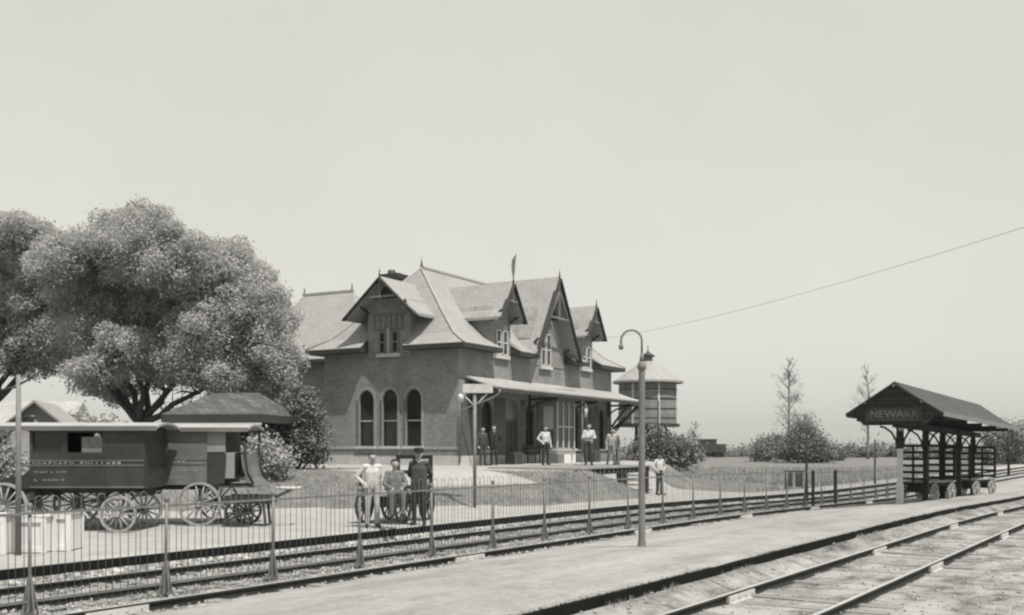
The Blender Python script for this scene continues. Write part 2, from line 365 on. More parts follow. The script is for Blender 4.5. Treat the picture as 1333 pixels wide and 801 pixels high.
def sleepers(xc, z, y0, n, pitch, length, root, lift, skip=0., jit=.012):
    proto = {}
    y = y0
    for i in range(n):
        if random.random() >= skip:
            m = MB(); ln = length*random.uniform(.96, 1.03); wd = random.uniform(.2, .26)
            m.box((0, 0, 0), (ln, wd, .14)); o = m.build('sleeper', TIE, root)
            o.location = (xc+random.uniform(-.05, .05), y, z-.07+lift+drop(y)+random.uniform(-jit, jit)); o.rotation_euler = (0, random.uniform(-jit, jit)*.8, random.uniform(-.02, .02))
        y += pitch*random.uniform(.93, 1.07)
t = empty('railway_track', (0, 0, 0)); tag(t, 'curving pair of rusty rails on grey sleepers sunk in dirt beside the island platform edge', 'railway track')
t['label'] = 'pair of rusty rails on grey sleepers sunk in pale dirt, below the island platform edge'
for x in (-5.27, -3.76): rail_mb(x, -.04, 1, 300).build('rail', [RAILTOP, RAILWEB], t)
joints(-5.27, -.04, [13.6+7.4*k for k in range(-1, 5)], t); joints(-3.76, -.04, [18.7+7.4*k for k in range(-2, 4)], t)
sleepers(-4.51, -.165, 4, 80, .62, 2.5, t, -.002, .1, .02)
t = empty('railway_track', (0, 0, 0)); tag(t, 'pair of rails between the iron fence and the station platform strip', 'railway track')
for x in (-14.9, -13.46): rail_mb(x, -.18, 1, 300).build('rail', [RAILTOP, RAILWEB], t)
sleepers(-14.18, -.305, 4, 75, .62, 2.5, t, .012, .1)
t = empty('single_rail', (0, 0, 0)); tag(t, 'single rail with pale joints running along the foot of the gravel island platform', 'rail')
rail_mb(-11.95, -.18, 1, 300).build('rail', [RAILTOP, RAILWEB], t)
joints(-11.95, -.18, [8.55, 16.5, 24.1, 31.4, 38.4, 46], t)
sleepers(-12.0, -.30, 4, 60, .68, 1.15, t, .012, .35)

# ---------------------------------------------------------------- iron fence with looped pickets
fr = empty('iron_fence', (-12.85, 6, -.27)); tag(fr, 'long low iron fence of looped pickets on flared posts between the two tracks', 'fence')
def panel_mb(L, q=0.):
    m = MB(); n = 9; st = L/n
    for k in range(n):
        c = st*(k+.5)+random.gauss(0, q); w2 = .062+random.gauss(0, q*.4); bx_ = random.gauss(0, q*1.5)
        pts = [(0, c-w2, .05), (bx_, c-w2, 1.48)] + [(bx_, c-w2*math.cos(a), 1.48+w2*1.15*math.sin(a)) for a in (R(35), R(70), R(110), R(145))] + [(bx_, c+w2, 1.48), (0, c+w2, .05)]
        m.tube(pts, .0055, 5)
    m.box((0, L/2, 1.32), (.025, L, .034)); m.box((0, L/2, .16), (.03, L, .03)); return m
pms = [panel_mb(2.15, .009).mesh('picket_panel', IRON) for _ in range(6)]
def fpost_mb():
    m = MB(); m.tube([(0, 0, -.05), (0, 0, 1.40)], .024, 8); m.lathe([(0, 1.47), (.035, 1.45), (.04, 1.42), (.03, 1.38)], 8)
    for d in ((0, .11), (0, -.11), (.10, 0), (-.10, 0)): m.bar((d[0], d[1], 0), (0, 0, .55), .032, .02)
    m.prism([(0, -.06, .02), (0, .06, .02), (0, .025, .5), (0, -.025, .5)], (.02, 0, 0)); return m
fm = fpost_mb().mesh('post', IRON)
for i in range(34):
    yy = 5.74+2.15*i
    o = bpy.data.objects.new('post', fm); COL.objects.link(o); o.parent = fr; o.location = (0, yy-6, drop(yy)); o.rotation_euler = (random.uniform(-.016, .016), random.uniform(-.02, .02), random.uniform(-.1, .1))
    if i < 33:
        o = bpy.data.objects.new('picket_panel', random.choice(pms)); COL.objects.link(o); o.parent = fr; o.location = (0, yy-6, drop(yy))
        o.rotation_euler = (math.atan2(drop(yy+2.15)-drop(yy), 2.15), 0, 0)
def stout_post(u, lab):
    z0 = -.27; tt = (u-666)/F; d = -12.45/(tt*CT-ST); X, Y = cw(tt*d, d)
    o = MB().box((0, 0, .65), (.10, .10, 1.3)).lathe([(.06, 1.3), (.08, 1.34), (.04, 1.40), (0, 1.43)], 8).build('fence_post', DWOOD)
    o.location = (X, Y, z0+drop(Y)); tag(o, lab, 'post', 'stout dark posts at the fence')
stout_post(1058, 'dark square post by the fence, nearer the lamp post of the two'); stout_post(1087, 'dark square post by the fence, nearer the open shelter of the two')

# ---------------------------------------------------------------- people
def person(name_, pos, face, Ht, label, top=WHITE, legs=DARKC, pose='stand', hat=None, sleeves=None, coat=False, lean=0.):
    s = Ht/1.75
    J = dict(pel=(0, 0, .95), che=(0, .01, 1.28), nek=(0, .0, 1.45), hed=(0, -.02, 1.615))
    for k, sg in (('r', -1), ('l', 1)):
        J['sh'+k] = (sg*.17, .015, 1.405); J['el'+k] = (sg*.245, .03, 1.13); J['wr'+k] = (sg*.235, -.07, .88)
        J['hp'+k] = (sg*.09, 0, .92); J['kn'+k] = (sg*.105, -.025, .50); J['an'+k] = (sg*.115, .025, .09); J['to'+k] = (sg*.15, -.15, .045)
    if pose == 'crossed':
        J['ell'] = (.26, -.02, 1.15); J['wrl'] = (-.07, -.20, 1.19); J['elr'] = (-.26, -.02, 1.15); J['wrr'] = (.07, -.22, 1.22)
    if pose == 'hip':
        J['elr'] = (-.35, .07, 1.17); J['wrr'] = (-.19, -.06, 1.0)
    if pose == 'hips':
        for k, sg in (('r', -1), ('l', 1)): J['el'+k] = (sg*.34, .06, 1.17); J['wr'+k] = (sg*.18, -.05, 1.0)
    if pose == 'stride':
        J['knl'] = (.1, -.16, .51); J['anl'] = (.11, -.12, .09); J['tol'] = (.14, -.3, .05); J['knr'] = (-.1, .06, .5); J['anr'] = (-.11, .2, .1); J['tor'] = (-.13, .04, .045)
        J['wrl'] = (.25, .06, .9)
    if pose == 'behind':
        for k, sg in (('r', -1), ('l', 1)): J['el'+k] = (sg*.26, .12, 1.15); J['wr'+k] = (sg*.05, .18, .97)
    if pose == 'sit':
        dz = -.38
        for k in J: J[k] = (J[k][0], J[k][1], J[k][2]+dz)
        for k, sg in (('r', -1), ('l', 1)):
            J['kn'+k] = (sg*.14, -.44, .56); J['an'+k] = (sg*.13, -.40, .10); J['to'+k] = (sg*.15, -.57, .05)
            J['el'+k] = (sg*.26, -.06, 1.13+dz+.02); J['wr'+k] = (sg*.12, -.34, .68)
    if lean:
        for k in ('che', 'nek', 'hed', 'shr', 'shl', 'elr', 'ell', 'wrr', 'wrl'):
            x, y, z = J[k]; J[k] = (x, y-lean*(z-.95), z-.06*abs(lean)*(z-.95))
    P = {k: np.array(v)*s for k, v in J.items()}
    C = []                                                  # capsules p, q, r0, r1, material
    def cap(p, q, r0, r1, mt): C.append((np.array(p, float), np.array(q, float), r0*s, r1*s, mt))
    sl = sleeves or top
    for o in (-.065, .065):
        dx = np.array((o*s, 0, 0))
        cap(P['pel']+dx, P['che']+dx, .108, .118, 1); cap(P['che']+dx, P['nek']+dx*.6-np.array((0, 0, .06*s)), .115, .075, 1)
        cap(P['pel']+dx*.9-np.array((0, 0, .03*s)), P['pel']+dx+np.array((0, 0, .05*s)), .108, .11, 2)
    cap(P['nek']-np.array((0, 0, .06*s)), P['hed']-np.array((0, 0, .05*s)), .055, .055, 0)
    hd = P['hed']; ad = lambda x, y, z: hd+np.array((x, y, z))*s
    cap(ad(0, .012, .03), ad(0, -.005, -.02), .09, .082, 0); cap(ad(0, -.03, -.06), ad(0, -.035, -.075), .06, .05, 0)
    cap(ad(0, -.088, .01), ad(0, -.108, -.025), .012, .017, 0)
    for sg in (-1, 1):
        cap(ad(sg*.088, .015, .005), ad(sg*.088, .015, -.02), .018, .014, 0); cap(ad(sg*.034, -.083, .012), ad(sg*.03, -.084, .012), .012, .012, 3)
    cap(ad(-.022, -.09, -.055), ad(.022, -.09, -.055), .010, .010, 3)
    for k, sg in (('r', -1), ('l', 1)):
        cap(P['nek']-np.array((0, 0, .06*s)), P['sh'+k], .07, .068, 1); cap(P['sh'+k], P['el'+k], .062, .05, 4); cap(P['el'+k], P['wr'+k], .05, .036, 4)
        d = P['wr'+k]-P['el'+k]; d = d/np.linalg.norm(d); fw = np.array((0, -1., 0)); sd = np.cross(d, fw); sd = sd/(np.linalg.norm(sd)+1e-6); pn = np.cross(sd, d)
        pm_ = P['wr'+k]+d*.075*s
        for q in (-1, 0, 1): cap(P['wr'+k]+d*.01*s+sd*.012*q*s, pm_+sd*.026*q*s, .02, .017, 0)
        for q, ln in zip((-1.5, -.5, .5, 1.5), (.058, .072, .076, .064)):
            b0 = pm_+sd*.02*q*s; b1 = b0+(d*.85+pn*.3)*ln*.55*s; b2 = b1+(d*.5+pn*.8)*ln*.5*s
            cap(b0, b1, .0095, .009, 0); cap(b1, b2, .009, .008, 0)
        b0 = P['wr'+k]+d*.025*s-sd*.03*s*sg; b1 = b0+(d*.6-sd*.8*sg+pn*.2)*.035*s; cap(b0, b1, .013, .011, 0); cap(b1, b1+(d*.9+pn*.3)*.03*s, .011, .009, 0)
        cap(P['hp'+k], P['kn'+k], .098, .066, 2); cap(P['kn'+k], P['an'+k], .066, .05, 2)
        cap(P['an'+k]-np.array((0, -.02, .03))*s, P['to'+k], .048, .04, 5)
    if coat:
        for o in (-.07, 0, .07): cap(P['che']+np.array((o*s, 0, 0)), P['pel']+np.array((o*1.25*s, .01*s, -.14*s)), .118, .122, 1)
    m = MB()
    for p, q, r0, r1, mt in C:
        p_, q_ = Vector(p), Vector(q); d = q_-p_
        if d.length < 1e-4: q_ = p_+Vector((0, 0, 1e-3)); d = q_-p_
        d.normalize(); pts = []; rs = []
        for a in (80, 55, 28): pts.append(p_-d*r0*math.sin(R(a))); rs.append(r0*math.cos(R(a)))
        pts += [p_, q_]; rs += [r0, r1]
        for a in (28, 55, 80): pts.append(q_+d*r1*math.sin(R(a))); rs.append(r1*math.cos(R(a)))
        m.tube(pts, rs, 12)
    o = m.build('person', [SKIN, top, legs, FEAT, sl, SHOE])
    rm = o.modifiers.new('r', 'REMESH'); rm.mode = 'VOXEL'; rm.voxel_size = .011*s
    smo = o.modifiers.new('s', 'SMOOTH'); smo.iterations = 3; smo.factor = .5
    baked(o); me = o.data; n = len(me.polygons); ce = np.empty(n*3, np.float32); me.polygons.foreach_get('center', ce); ce = ce.reshape(-1, 3)
    best = np.full(n, 9e9); idx = np.zeros(n, np.int32)
    for p, q, r0, r1, mt in C:
        d = q-p; L2 = max(1e-8, d.dot(d)); tt = np.clip(((ce-p)@d)/L2, 0, 1)
        dist = np.linalg.norm(ce-(p+tt[:, None]*d), axis=1)-(r0+(r1-r0)*tt)
        if mt == 3: dist = dist-.004*s
        up = dist < best; best[up] = dist[up]; idx[up] = mt
    waist = idx == 1
    idx[(waist) & (ce[:, 2] < (P['pel'][2]+(-.02*s if not coat else -.35*s)))] = 2
    me.polygons.foreach_set('material_index', idx); me.polygons.foreach_set('use_smooth', [True]*n)
    while len(me.materials) < 6: me.materials.append([SKIN, top, legs, FEAT, sl, SHOE][len(me.materials)])
    o.location = pos; o.rotation_euler = (0, 0, face); tag(o, label, 'person')
    h = MB(); c = hd+np.array((0, .014, .03))*s; rr = .1*s
    h.lathe([(0, rr*1.04), (rr*.5, rr*.92), (rr*.85, rr*.6), (rr*1.02, rr*.15), (rr*1.0, -rr*.25), (rr*.9, -rr*.3)], 14, c); hr = h.build('hair', HAIR, o)
    for v_ in hr.data.vertices:
        if v_.co.y < c[1]-.2*rr: v_.co.z = max(v_.co.z, c[2]+.5*rr)
        elif v_.co.y < c[1]+.25*rr: v_.co.z = max(v_.co.z, c[2]+.1*rr)
        v_.co.y += .008*s
    if hat == 'cap':
        h = MB(); h.lathe([(0, .155*s), (.09*s, .15*s), (.122*s, .12*s), (.112*s, .085*s), (.1*s, .045*s)], 16, hd)
        h.prism([hd+np.array(p)*s for p in ((-.085, -.07, .05), (-.06, -.14, .04), (0, -.165, .037), (.06, -.14, .04), (.085, -.07, .05))], (0, 0, .01)); h.build('cap', BLACKC, o)
    if hat == 'straw':
        h = MB(); h.lathe([(0, .15*s), (.09*s, .148*s), (.1*s, .14*s), (.102*s, .07*s), (.18*s, .062*s), (.18*s, .055*s), (.1*s, .06*s)], 18, hd); h.build('hat', STRAW, o)
    return o
def face_to(pos, ang):      # facing the camera, turned by ang
    return math.atan2(-pos[0], pos[1]) + R(ang)   # body faces -Y locally

p = gp(484, 687); person('p', p, face_to(p, 12), 1.80, 'man in white shirt and pale trousers standing in front of the baggage cart', WHITE, PALEC, 'hip')
P2 = gp(513, 679); 
p = gp(545, 684); person('p', p, face_to(p, -12), 1.88, 'man in long dark coat and cap standing at the right end of the baggage cart', DARKC, BLACKC, 'behind', 'cap', coat=True)
def stp(u, v): return gp(u, v, FL)
for (u, v, ht, an, lab, kw) in [
    (628, 606.3, 1.68, 25, 'man in dark work clothes with arms hanging, half behind the sign post', dict(top=DARKC, legs=DARKC, pose='stand')),
    (642.5, 606.3, 1.76, -20, 'man in black suit standing hands behind back, right of the sign post', dict(top=BLACKC, legs=BLACKC, pose='behind', coat=True)),
    (709.5, 606.0, 1.74, 30, 'man in white shirt and dark trousers standing before the bay window', dict(top=WHITE, legs=BLACKC, pose='hip')),
    (766, 607.2, 1.80, 5, 'man in white shirt with folded arms standing beside the lantern post', dict(top=WHITE, legs=DARKC, pose='crossed')),
    (795, 606.5, 1.62, 20, 'man in light grey clothes bending forward on the deck, left of his companion', dict(top=PALEC, legs=GREYC, pose='stride', lean=.25)),
    (803, 606.0, 1.60, -60, 'man in grey clothes at the far end of the deck, under the roof bracket', dict(top=GREYC, legs=GREYC, pose='stand', lean=.2))]:
    p = stp(u, v); person('p', p, face_to(p, an), ht, lab, **kw)
p = gp(858, 645); person('p', p, face_to(p, 40), 1.68, 'man in white shirt and dark trousers standing on low ground right of the deck', WHITE, BLACKC, 'hips', hat='cap')

# ---------------------------------------------------------------- station (local frame: a along the tracks, b inward, z up)
X0, Y0 = st2w(0, 0)
S = empty('railway_station', (X0, Y0, 0), SROT); tag(S, 'brick railway station with steep slate roof, wall dormers and a long porch roof', 'station')
EA, RG = 6.35, 10.32; LA, WB = 16.4, 7.4
def arch(a0, a1, z0, z1, n=8):                              # pointed/round headed outline in (u, z)
    c = (a0+a1)/2; r = (a1-a0)/2; return [(a0, z0), (a1, z0)] + [(c+r*math.cos(R(180*k/n)), z1-r+r*1.15*math.sin(R(180*k/n))) for k in range(n+1)]
gab = [2.37, 3.66, 4.96]
wall = MB().bb(0, LA, 0, WB, FL-.5, EA-.05)
for c, hw, z0 in ((3.62, .85, 0), (8.3, 1.9, 0), (12.85, .85, 0)):
    pass
w_ = wall.build('wall', [BRICK, DSTONE], S)
c = MB()
for b in gab: c.prism([(-.5, u, z) for u, z in arch(b-.42, b+.42, 1.92, 4.40)], (.68, 0, 0))
DOORS = ((4.1, 5.5, 4.05), (12.9, 14.0, 4.05)); WINS = ((1.9, 3.0, 3.95), (6.1, 7.1, 3.95), (11.2, 12.2, 3.95), (14.7, 15.6, 3.95))
for a0, a1, z1 in DOORS: c.prism([(u, -.5, z) for u, z in arch(a0, a1, FL+.02, z1)], (0, .8, 0))
for a0, a1, z1 in WINS: c.prism([(u, -.5, z) for u, z in arch(a0, a1, 1.75, z1)], (0, .8, 0))
cut(w_, c)
m = MB().bb(-.06, LA+.06, -.06, WB+.06, FL-.5, FL+.42); pl = m.build('plinth', STONE, S)
c = MB()
for a0, a1, z1 in DOORS: c.bb(a0-.05, a1+.05, -.5, .4, FL+.02, FL+.9)
cut(pl, c)
m = MB().bb(-.03, 0.01, -.03, WB, 1.78, 1.9); m.build('string_course', DSTONE, S)
for b in gab:                                               # three tall arched windows in the end wall
    o = MB().prism([(.15, u, z) for u, z in arch(b-.41, b+.41, 1.93, 4.39)], (.02, 0, 0)).build('window', GLASS, S)
    m = MB(); pts = [(.12, u, z) for u, z in arch(b-.395, b+.395, 1.95, 4.37)]
    for i in range(len(pts)): m.bar(pts[i], pts[(i+1) % len(pts)], .035, .04, up=(1, 0, 0))
    m.build('sash', DTRIM, o); MB().box((.11, b, 3.06), (.06, .78, .05)).build('meeting_rail', PTRIM, o)
    ou, inn = arch(b-.53, b+.53, 1.9, 4.55), arch(b-.425, b+.425, 1.9, 4.41); m = MB()
    for i in range(1, len(ou)-1):
        q = [inn[i], ou[i], ou[i+1], inn[i+1]]; m.prism([(-.035, u, z) for u, z in q], (.06, 0, 0))
    for i in (0,):
        m.prism([(-.035, inn[1][0], 1.9), (-.035, ou[1][0], 1.9), (-.035, ou[2][0], ou[2][1]), (-.035, inn[2][0], inn[2][1])], (.06, 0, 0))
        m.prism([(-.035, ou[0][0], 1.9), (-.035, inn[0][0], 1.9), (-.035, inn[-1][0], inn[-1][1]), (-.035, ou[-1][0], ou[-1][1])], (.06, 0, 0))
    m.build('surround', BSTONE, o); MB().bb(-.14, .14, b-.55, b+.55, 1.80, 1.915).build('sill', STONE, o)
def front_window(a0, a1, z0, z1, bb=0., rows=(.5,), cols=(.5,), name='window', fm=MTRIM):
    o = MB().prism([(u, bb+.22, z) for u, z in arch(a0, a1, z0, z1)], (0, .02, 0)).build(name, GLASS, S)
    m = MB(); pts = [(u, bb+.17, z) for u, z in arch(a0+.03, a1-.03, z0+.03, z1-.03)]
    for i in range(len(pts)): m.bar(pts[i], pts[(i+1) % len(pts)], .06, .07, up=(0, 1, 0))
    for r in rows: m.box(((a0+a1)/2, bb+.17, z0+(z1-z0)*r), (a1-a0, .05, .06))
    for r in cols: m.box((a0+(a1-a0)*r, bb+.17, (z0+z1)/2), (.05, .05, z1-z0-.1))
    m.build('frame', fm, o); return o
for a0, a1, z1 in WINS:
    o = front_window(a0, a1, 1.75, z1, fm=DTRIM); MB().bb(a0-.08, a1+.08, -.1, .2, 1.65, 1.745).build('sill', STONE, o)
for a0, a1, z1 in DOORS:
    d = MB().bb(a0, a1, .16, .2, FL+.02, 3.1).build('door', DTRIM, S); m = MB()
    for q in (.27, .73):
        for z0, z1 in ((FL+.2, FL+.9), (FL+1.05, FL+1.9)): m.bb(a0+(a1-a0)*q-.19, a0+(a1-a0)*q+.19, .135, .165, z0, z1)
    m.build('panel', DTRIM, d); o = MB().prism([(u, .19, z) for u, z in arch(a0+.05, a1-.05, 3.14, z1-.04)], (0, .02, 0)).build('fanlight', GLASS, d)
    MB().tube([((a0+a1)/2+.06, .1, FL+1.0), ((a0+a1)/2+.06, .16, FL+1.0)], .03, 8).build('handle', IRON, d)
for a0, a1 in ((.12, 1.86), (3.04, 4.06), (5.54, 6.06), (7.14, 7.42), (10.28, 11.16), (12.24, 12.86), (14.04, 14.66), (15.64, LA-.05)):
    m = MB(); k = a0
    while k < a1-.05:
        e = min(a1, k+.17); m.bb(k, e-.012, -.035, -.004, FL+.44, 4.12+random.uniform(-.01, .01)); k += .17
    m.build('shade_panelling', PANEL, S)  # boarding coloured dark to deepen the shade below the porch roof
# bay window under the cross gable
bx = [(7.45, 0), (7.75, -.85), (9.95, -.85), (10.25, 0)]
o = MB().prism([(a, b+.03, FL-.3) for a, b in bx], (0, 0, .98)).build('bay_base', SUNPALE, S)  # white base carries the patch of sun in its colour
bay = MB().prism([(a+(.05 if a < 8.8 else -.05), b+.06, 1.76) for a, b in bx], (0, 0, 3.0)).build('bay_window', MTRIM, S)
MB().prism([(a+(-.06 if a < 8.8 else .06), b-.06, 1.70) for a, b in bx], (0, 0, .08)).build('sill', STONE, bay)
for k in range(3):
    a0 = 7.92+.64*k; MB().bb(a0, a0+.52, -.812, -.798, 1.9, 3.9).build('pane', GLASS, bay); MB().bb(a0, a0+.52, -.835, -.80, 2.85, 2.91).build('meeting_rail', PTRIM, bay)
for k in range(4): MB().bb(7.80+.64*k, 7.90+.64*k, -.85, -.795, 1.8, 4.1).build('mullion', PTRIM, bay)
for s, (p, q) in ((0, (bx[0], bx[1])), (1, (bx[3], bx[2]))):
    P = lambda t, z, off: (p[0]+(q[0]-p[0])*t+(-off if s == 0 else off), p[1]+(q[1]-p[1])*t, z)
    MB().prism([P(.25, 2.75, -.03), P(.78, 2.75, -.03), P(.78, 3.9, -.03), P(.25, 3.9, -.03)], (-.02 if s == 0 else .02, 0, 0)).build('painted_sky_pane', SKYPANE, bay)  # upper side pane painted pale as a sky reflection
    MB().prism([P(.25, 1.9, -.03), P(.78, 1.9, -.03), P(.78, 2.7, -.03), P(.25, 2.7, -.03)], (-.02 if s == 0 else .02, 0, 0)).build('pane', GLASS, bay)

# main hipped roof, flared at the eaves
def hip_solid(a0, a1, b0, b1, z0, rise, hrun, flare=True, th=.2):
    hw = (b1-b0)/2; lv = [(0, 0), (.22*hw, .13*rise), (.45*hw, .37*rise), (hw, rise)] if flare else [(0, 0), (hw, rise)]
    rings = []
    for r, z in lv:
        k = r/hw; rings.append([(a0+k*hrun, b0+r, z0+z), (a1-k*hrun, b0+r, z0+z), (a1-k*hrun, b1-r, z0+z), (a0+k*hrun, b1-r, z0+z)])
    m = MB(); base = [(x, y, z0-th) for x, y, z in rings[0]]; V = base+[p for r in rings for p in r]; Fs = [(3, 2, 1, 0)]; mi = [1]
    for i in range(len(rings)):
        for k in range(4):
            o0, o1 = i*4, (i+1)*4; j = (k+1) % 4
            Fs.append((o0+k, o0+j, o1+j, o1+k)); mi.append(1 if i == 0 else 0)
    for f, q in zip(Fs, mi): m.f.append(f); m.m.append(q); m.sm.append(False)
    m.v = V
    bm = None; return m
def welded(m, name, mats, parent):
    me = bpy.data.meshes.new(name); me.from_pydata(m.v, [], m.f)
    for q in mats: me.materials.append(q)
    me.polygons.foreach_set('material_index', m.m)
    bm = bmesh.new(); bm.from_mesh(me); bmesh.ops.remove_doubles(bm, verts=bm.verts, dist=1e-4); bmesh.ops.dissolve_degenerate(bm, edges=bm.edges, dist=1e-5)
    bmesh.ops.recalc_face_normals(bm, faces=bm.faces); bm.to_mesh(me); bm.free()
    o = bpy.data.objects.new(name, me); COL.objects.link(o); o.parent = parent; return o
OV = .62
roof = welded(hip_solid(-OV, LA+OV, -OV, WB+OV, EA, RG-EA, 3.17), 'roof', [SLATE, DTRIM], S)
c = MB().bb(-2, .02, 3.7-1.15, 3.7+1.15, 5.5, 9)
for ca, hw in ((3.62, .86), (8.3, 1.92), (12.85, .86)): c.bb(ca-hw, ca+hw, -2, .02, 5.5, 9)
cut(roof, c)
m = MB()
m.bar((3.17-OV+.1, 3.7, RG+.03), (LA+OV-3.17-.1, 3.7, RG+.03), .14, .1)
for a, b in ((-OV, -OV), (-OV, WB+OV), (LA+OV, -OV), (LA+OV, WB+OV)):
    hr = 3.17; hw = 3.7+OV; pts = []
    for k, z in ((0, 0), (.22, .13), (.45, .37), (1, 1)):
        pts.append((a+(k*hr if a < 5 else -k*hr), b+(k*hw if b < 3 else -k*hw), EA+z*(RG-EA)+.015))
    m.tube(pts, .05, 6)
m.build('ridge_tile', DSTONE, roof)
for a in (2.6, LA-2.6): MB().lathe([(.05, 0), (.07, .1), (.03, .2), (.05, .25), (.015, .32), (.008, .5), (0, .51)], 8, (a, 3.7, RG)).build('finial', DIRON, roof)

def gable_dormer(ctr, hw_roof, hw_wall, z_eave, z_peak, z_wall, axis_, depth, ov=.7, panel=True):
    """axis_ 'a': gable faces -a; axis_ 'b': gable faces -b"""
    def Q(u, d, z): return (d, ctr+u, z) if axis_ == 'a' else (ctr+u, d, z)
    sl = (z_peak-z_eave)/hw_roof
    zt = z_peak-hw_wall*sl
    wm = MB().prism([Q(-hw_wall, -.035, z_wall), Q(hw_wall, -.035, z_wall), Q(hw_wall, -.035, zt-.05), Q(0, -.035, z_peak-.12), Q(-hw_wall, -.035, zt-.05)], Q(0, depth, 0) if axis_ == 'a' and False else ((depth, 0, 0) if axis_ == 'a' else (0, depth, 0)))
    D = wm.build('dormer', BRICK, S)
    rm = MB(); th = .13
    for sg in (-1, 1):
        P = [Q(0, -ov, z_peak), Q(sg*hw_roof*.72, -ov, z_peak-hw_roof*.72*sl*1.06), Q(sg*hw_roof, -ov, z_eave)]
        off = (depth+ov, 0, 0) if axis_ == 'a' else (0, depth+ov, 0)
        for p, q in zip(P, P[1:]):
            p2 = (p[0], p[1], p[2]-th); q2 = (q[0], q[1], q[2]-th); rm.prism([p, q, q2, p2], off)
    rm.build('dormer_roof', SLATE, D)
    bm_ = MB(); e = -ov-.03
    for sg in (-1, 1):
        bm_.bar(Q(0, e, z_peak-.1), Q(sg*(hw_roof+.02), e, z_eave-.13), .06, .24, up=(1, 0, 0) if axis_ == 'a' else (0, 1, 0))
        bm_.bar(Q(sg*hw_wall*.95, .0, zt-.55), Q(sg*hw_wall*1.15, e+.05, zt-.12), .09, .09)
    bm_.build('bargeboard', DTRIM, D)
    tm = MB(); zc = z_peak-(z_peak-z_eave)*.52; wc = (z_peak-zc)/sl*.95; q = e+.02
    tm.bar(Q(-wc, q, zc), Q(wc, q, zc), .07, .09); tm.bar(Q(0, q, zc-.1), Q(0, q, z_peak-.1), .07, .08, up=(1, 0, 0) if axis_ == 'a' else (0, 1, 0))
    tm.build('gable_truss', MTRIM, D)
    pb = MB().prism([Q(-wc*.9, -.06, zc), Q(wc*.9, -.06, zc), Q(0, -.06, z_peak-.25)], (.02, 0, 0) if axis_ == 'a' else (0, .02, 0)).build('gable_panel', DTRIM, D)
    MB().lathe([(.035, -.1), (.05, .05), (.02, .15), (.035, .22), (.01, .27), (.006, .42), (0, .43)], 8, Q(0, e, z_peak)).build('finial', DIRON, D)
    return D, Q
def dormer_windows(D, Q, us, w, z0, z1, axis_, sillz=True, panel=None):
    off = (.02, 0, 0) if axis_ == 'a' else (0, .02, 0)
    for u in us:
        g_ = MB().prism([Q(u-w/2, -.06, z0), Q(u+w/2, -.06, z0), Q(u+w/2, -.06, z1), Q(u-w/2, -.06, z1)], off).build('window', GLASS, D); m = MB()
        for p, q in (((u-w/2, z0), (u-w/2, z1)), ((u+w/2, z0), (u+w/2, z1)), ((u-w/2, z0), (u+w/2, z0)), ((u-w/2, z1), (u+w/2, z1)), ((u-w/2, (z0+z1)/2), (u+w/2, (z0+z1)/2))):
            m.bar(Q(p[0], -.08, p[1]), Q(q[0], -.08, q[1]), .07, .055, up=(0, 0, 1) if p[1] == q[1] else ((1, 0, 0) if axis_ == 'a' else (0, 1, 0)))
        m.build('frame', PTRIM if axis_ == 'b' else MTRIM, g_)
    lo, hi = min(us)-w/2-.15, max(us)+w/2+.15
    MB().prism([Q(lo, -.16, z0-.2), Q(hi, -.16, z0-.2), Q(hi, -.16, z0-.05), Q(lo, -.16, z0-.05)], (.15, 0, 0) if axis_ == 'a' else (0, .15, 0)).build('sill', STONE, D)
D, Q = gable_dormer(3.7, 2.0, 1.15, 7.72, 9.46, 5.9, 'a', 2.75)
dormer_windows(D, Q, (-.38, .32), .3, 6.12, 7.05, 'a')
m = MB()
for u in (-.75, -.45, -.15, .15, .45, .75): m.bar(Q(u, -.07, 7.2), Q(u, -.07, 7.85), .05, .1, up=(1, 0, 0))
for z in (7.2, 7.85): m.bar(Q(-.85, -.07, z), Q(.85, -.07, z), .05, .09)
m.build('timber_panel', MTRIM, D); MB().bar(Q(-.03, -.09, 6.0), Q(-.03, -.09, 7.2), .16, .05, up=(0, 1, 0)).build('mullion', PTRIM, D)
for ca in (3.62, 12.85):
    D, Q = gable_dormer(ca, 1.15, .85, 7.77, 9.45, 5.9, 'b', 3.5, .65)
    dormer_windows(D, Q, (-.3, .3), .4, 6.15, 7.25, 'b')
D, Q = gable_dormer(8.3, 2.42, 1.9, EA+.03, 10.36, 5.9, 'b', 4.2, .7)
dormer_windows(D, Q, (-.52, .05), .42, 5.95, 7.5, 'b')
m = MB()
for sg in (-1, 1):
    m.bar(Q(0, -.72, 9.6), Q(sg*1.15, -.72, 8.1), .06, .09, up=(0, 1, 0))
m.build('brace', MTRIM, D)
# pennant on the first dormer's finial
p = st2w(3.62, -.68); fl = empty('pennant', (p[0], p[1], 9.55), SROT); tag(fl, 'small slanting pennant flag on its staff above the first trackside dormer', 'flag')
MB().tube([(0, 0, -.1), (0, -.02, 1.0)], .012, 6).build('staff', DIRON, fl)
V = []; Fs = []
for i in range(9):
    t = i/8; wv = .05*math.sin(t*6); top = (.03+.35*t*.9, wv, .45+t*.85); bot = (.0+.30*t*t, wv-.02, .05+t*1.18)
    V += [top, bot]
for i in range(8): Fs.append((2*i, 2*i+2, 2*i+3, 2*i+1))
MB().add([(-.10, 0, .95), (-.16, .02, .70), (-.12, .03, .4), (0, 0, 0), (.09, -.03, .42), (.17, -.02, .82), (.30, 0, 1.3), (.05, .02, 1.05)], [(0, 1, 2, 7), (2, 3, 4, 7), (4, 5, 6, 7)]).build('cloth', GREYC, fl)

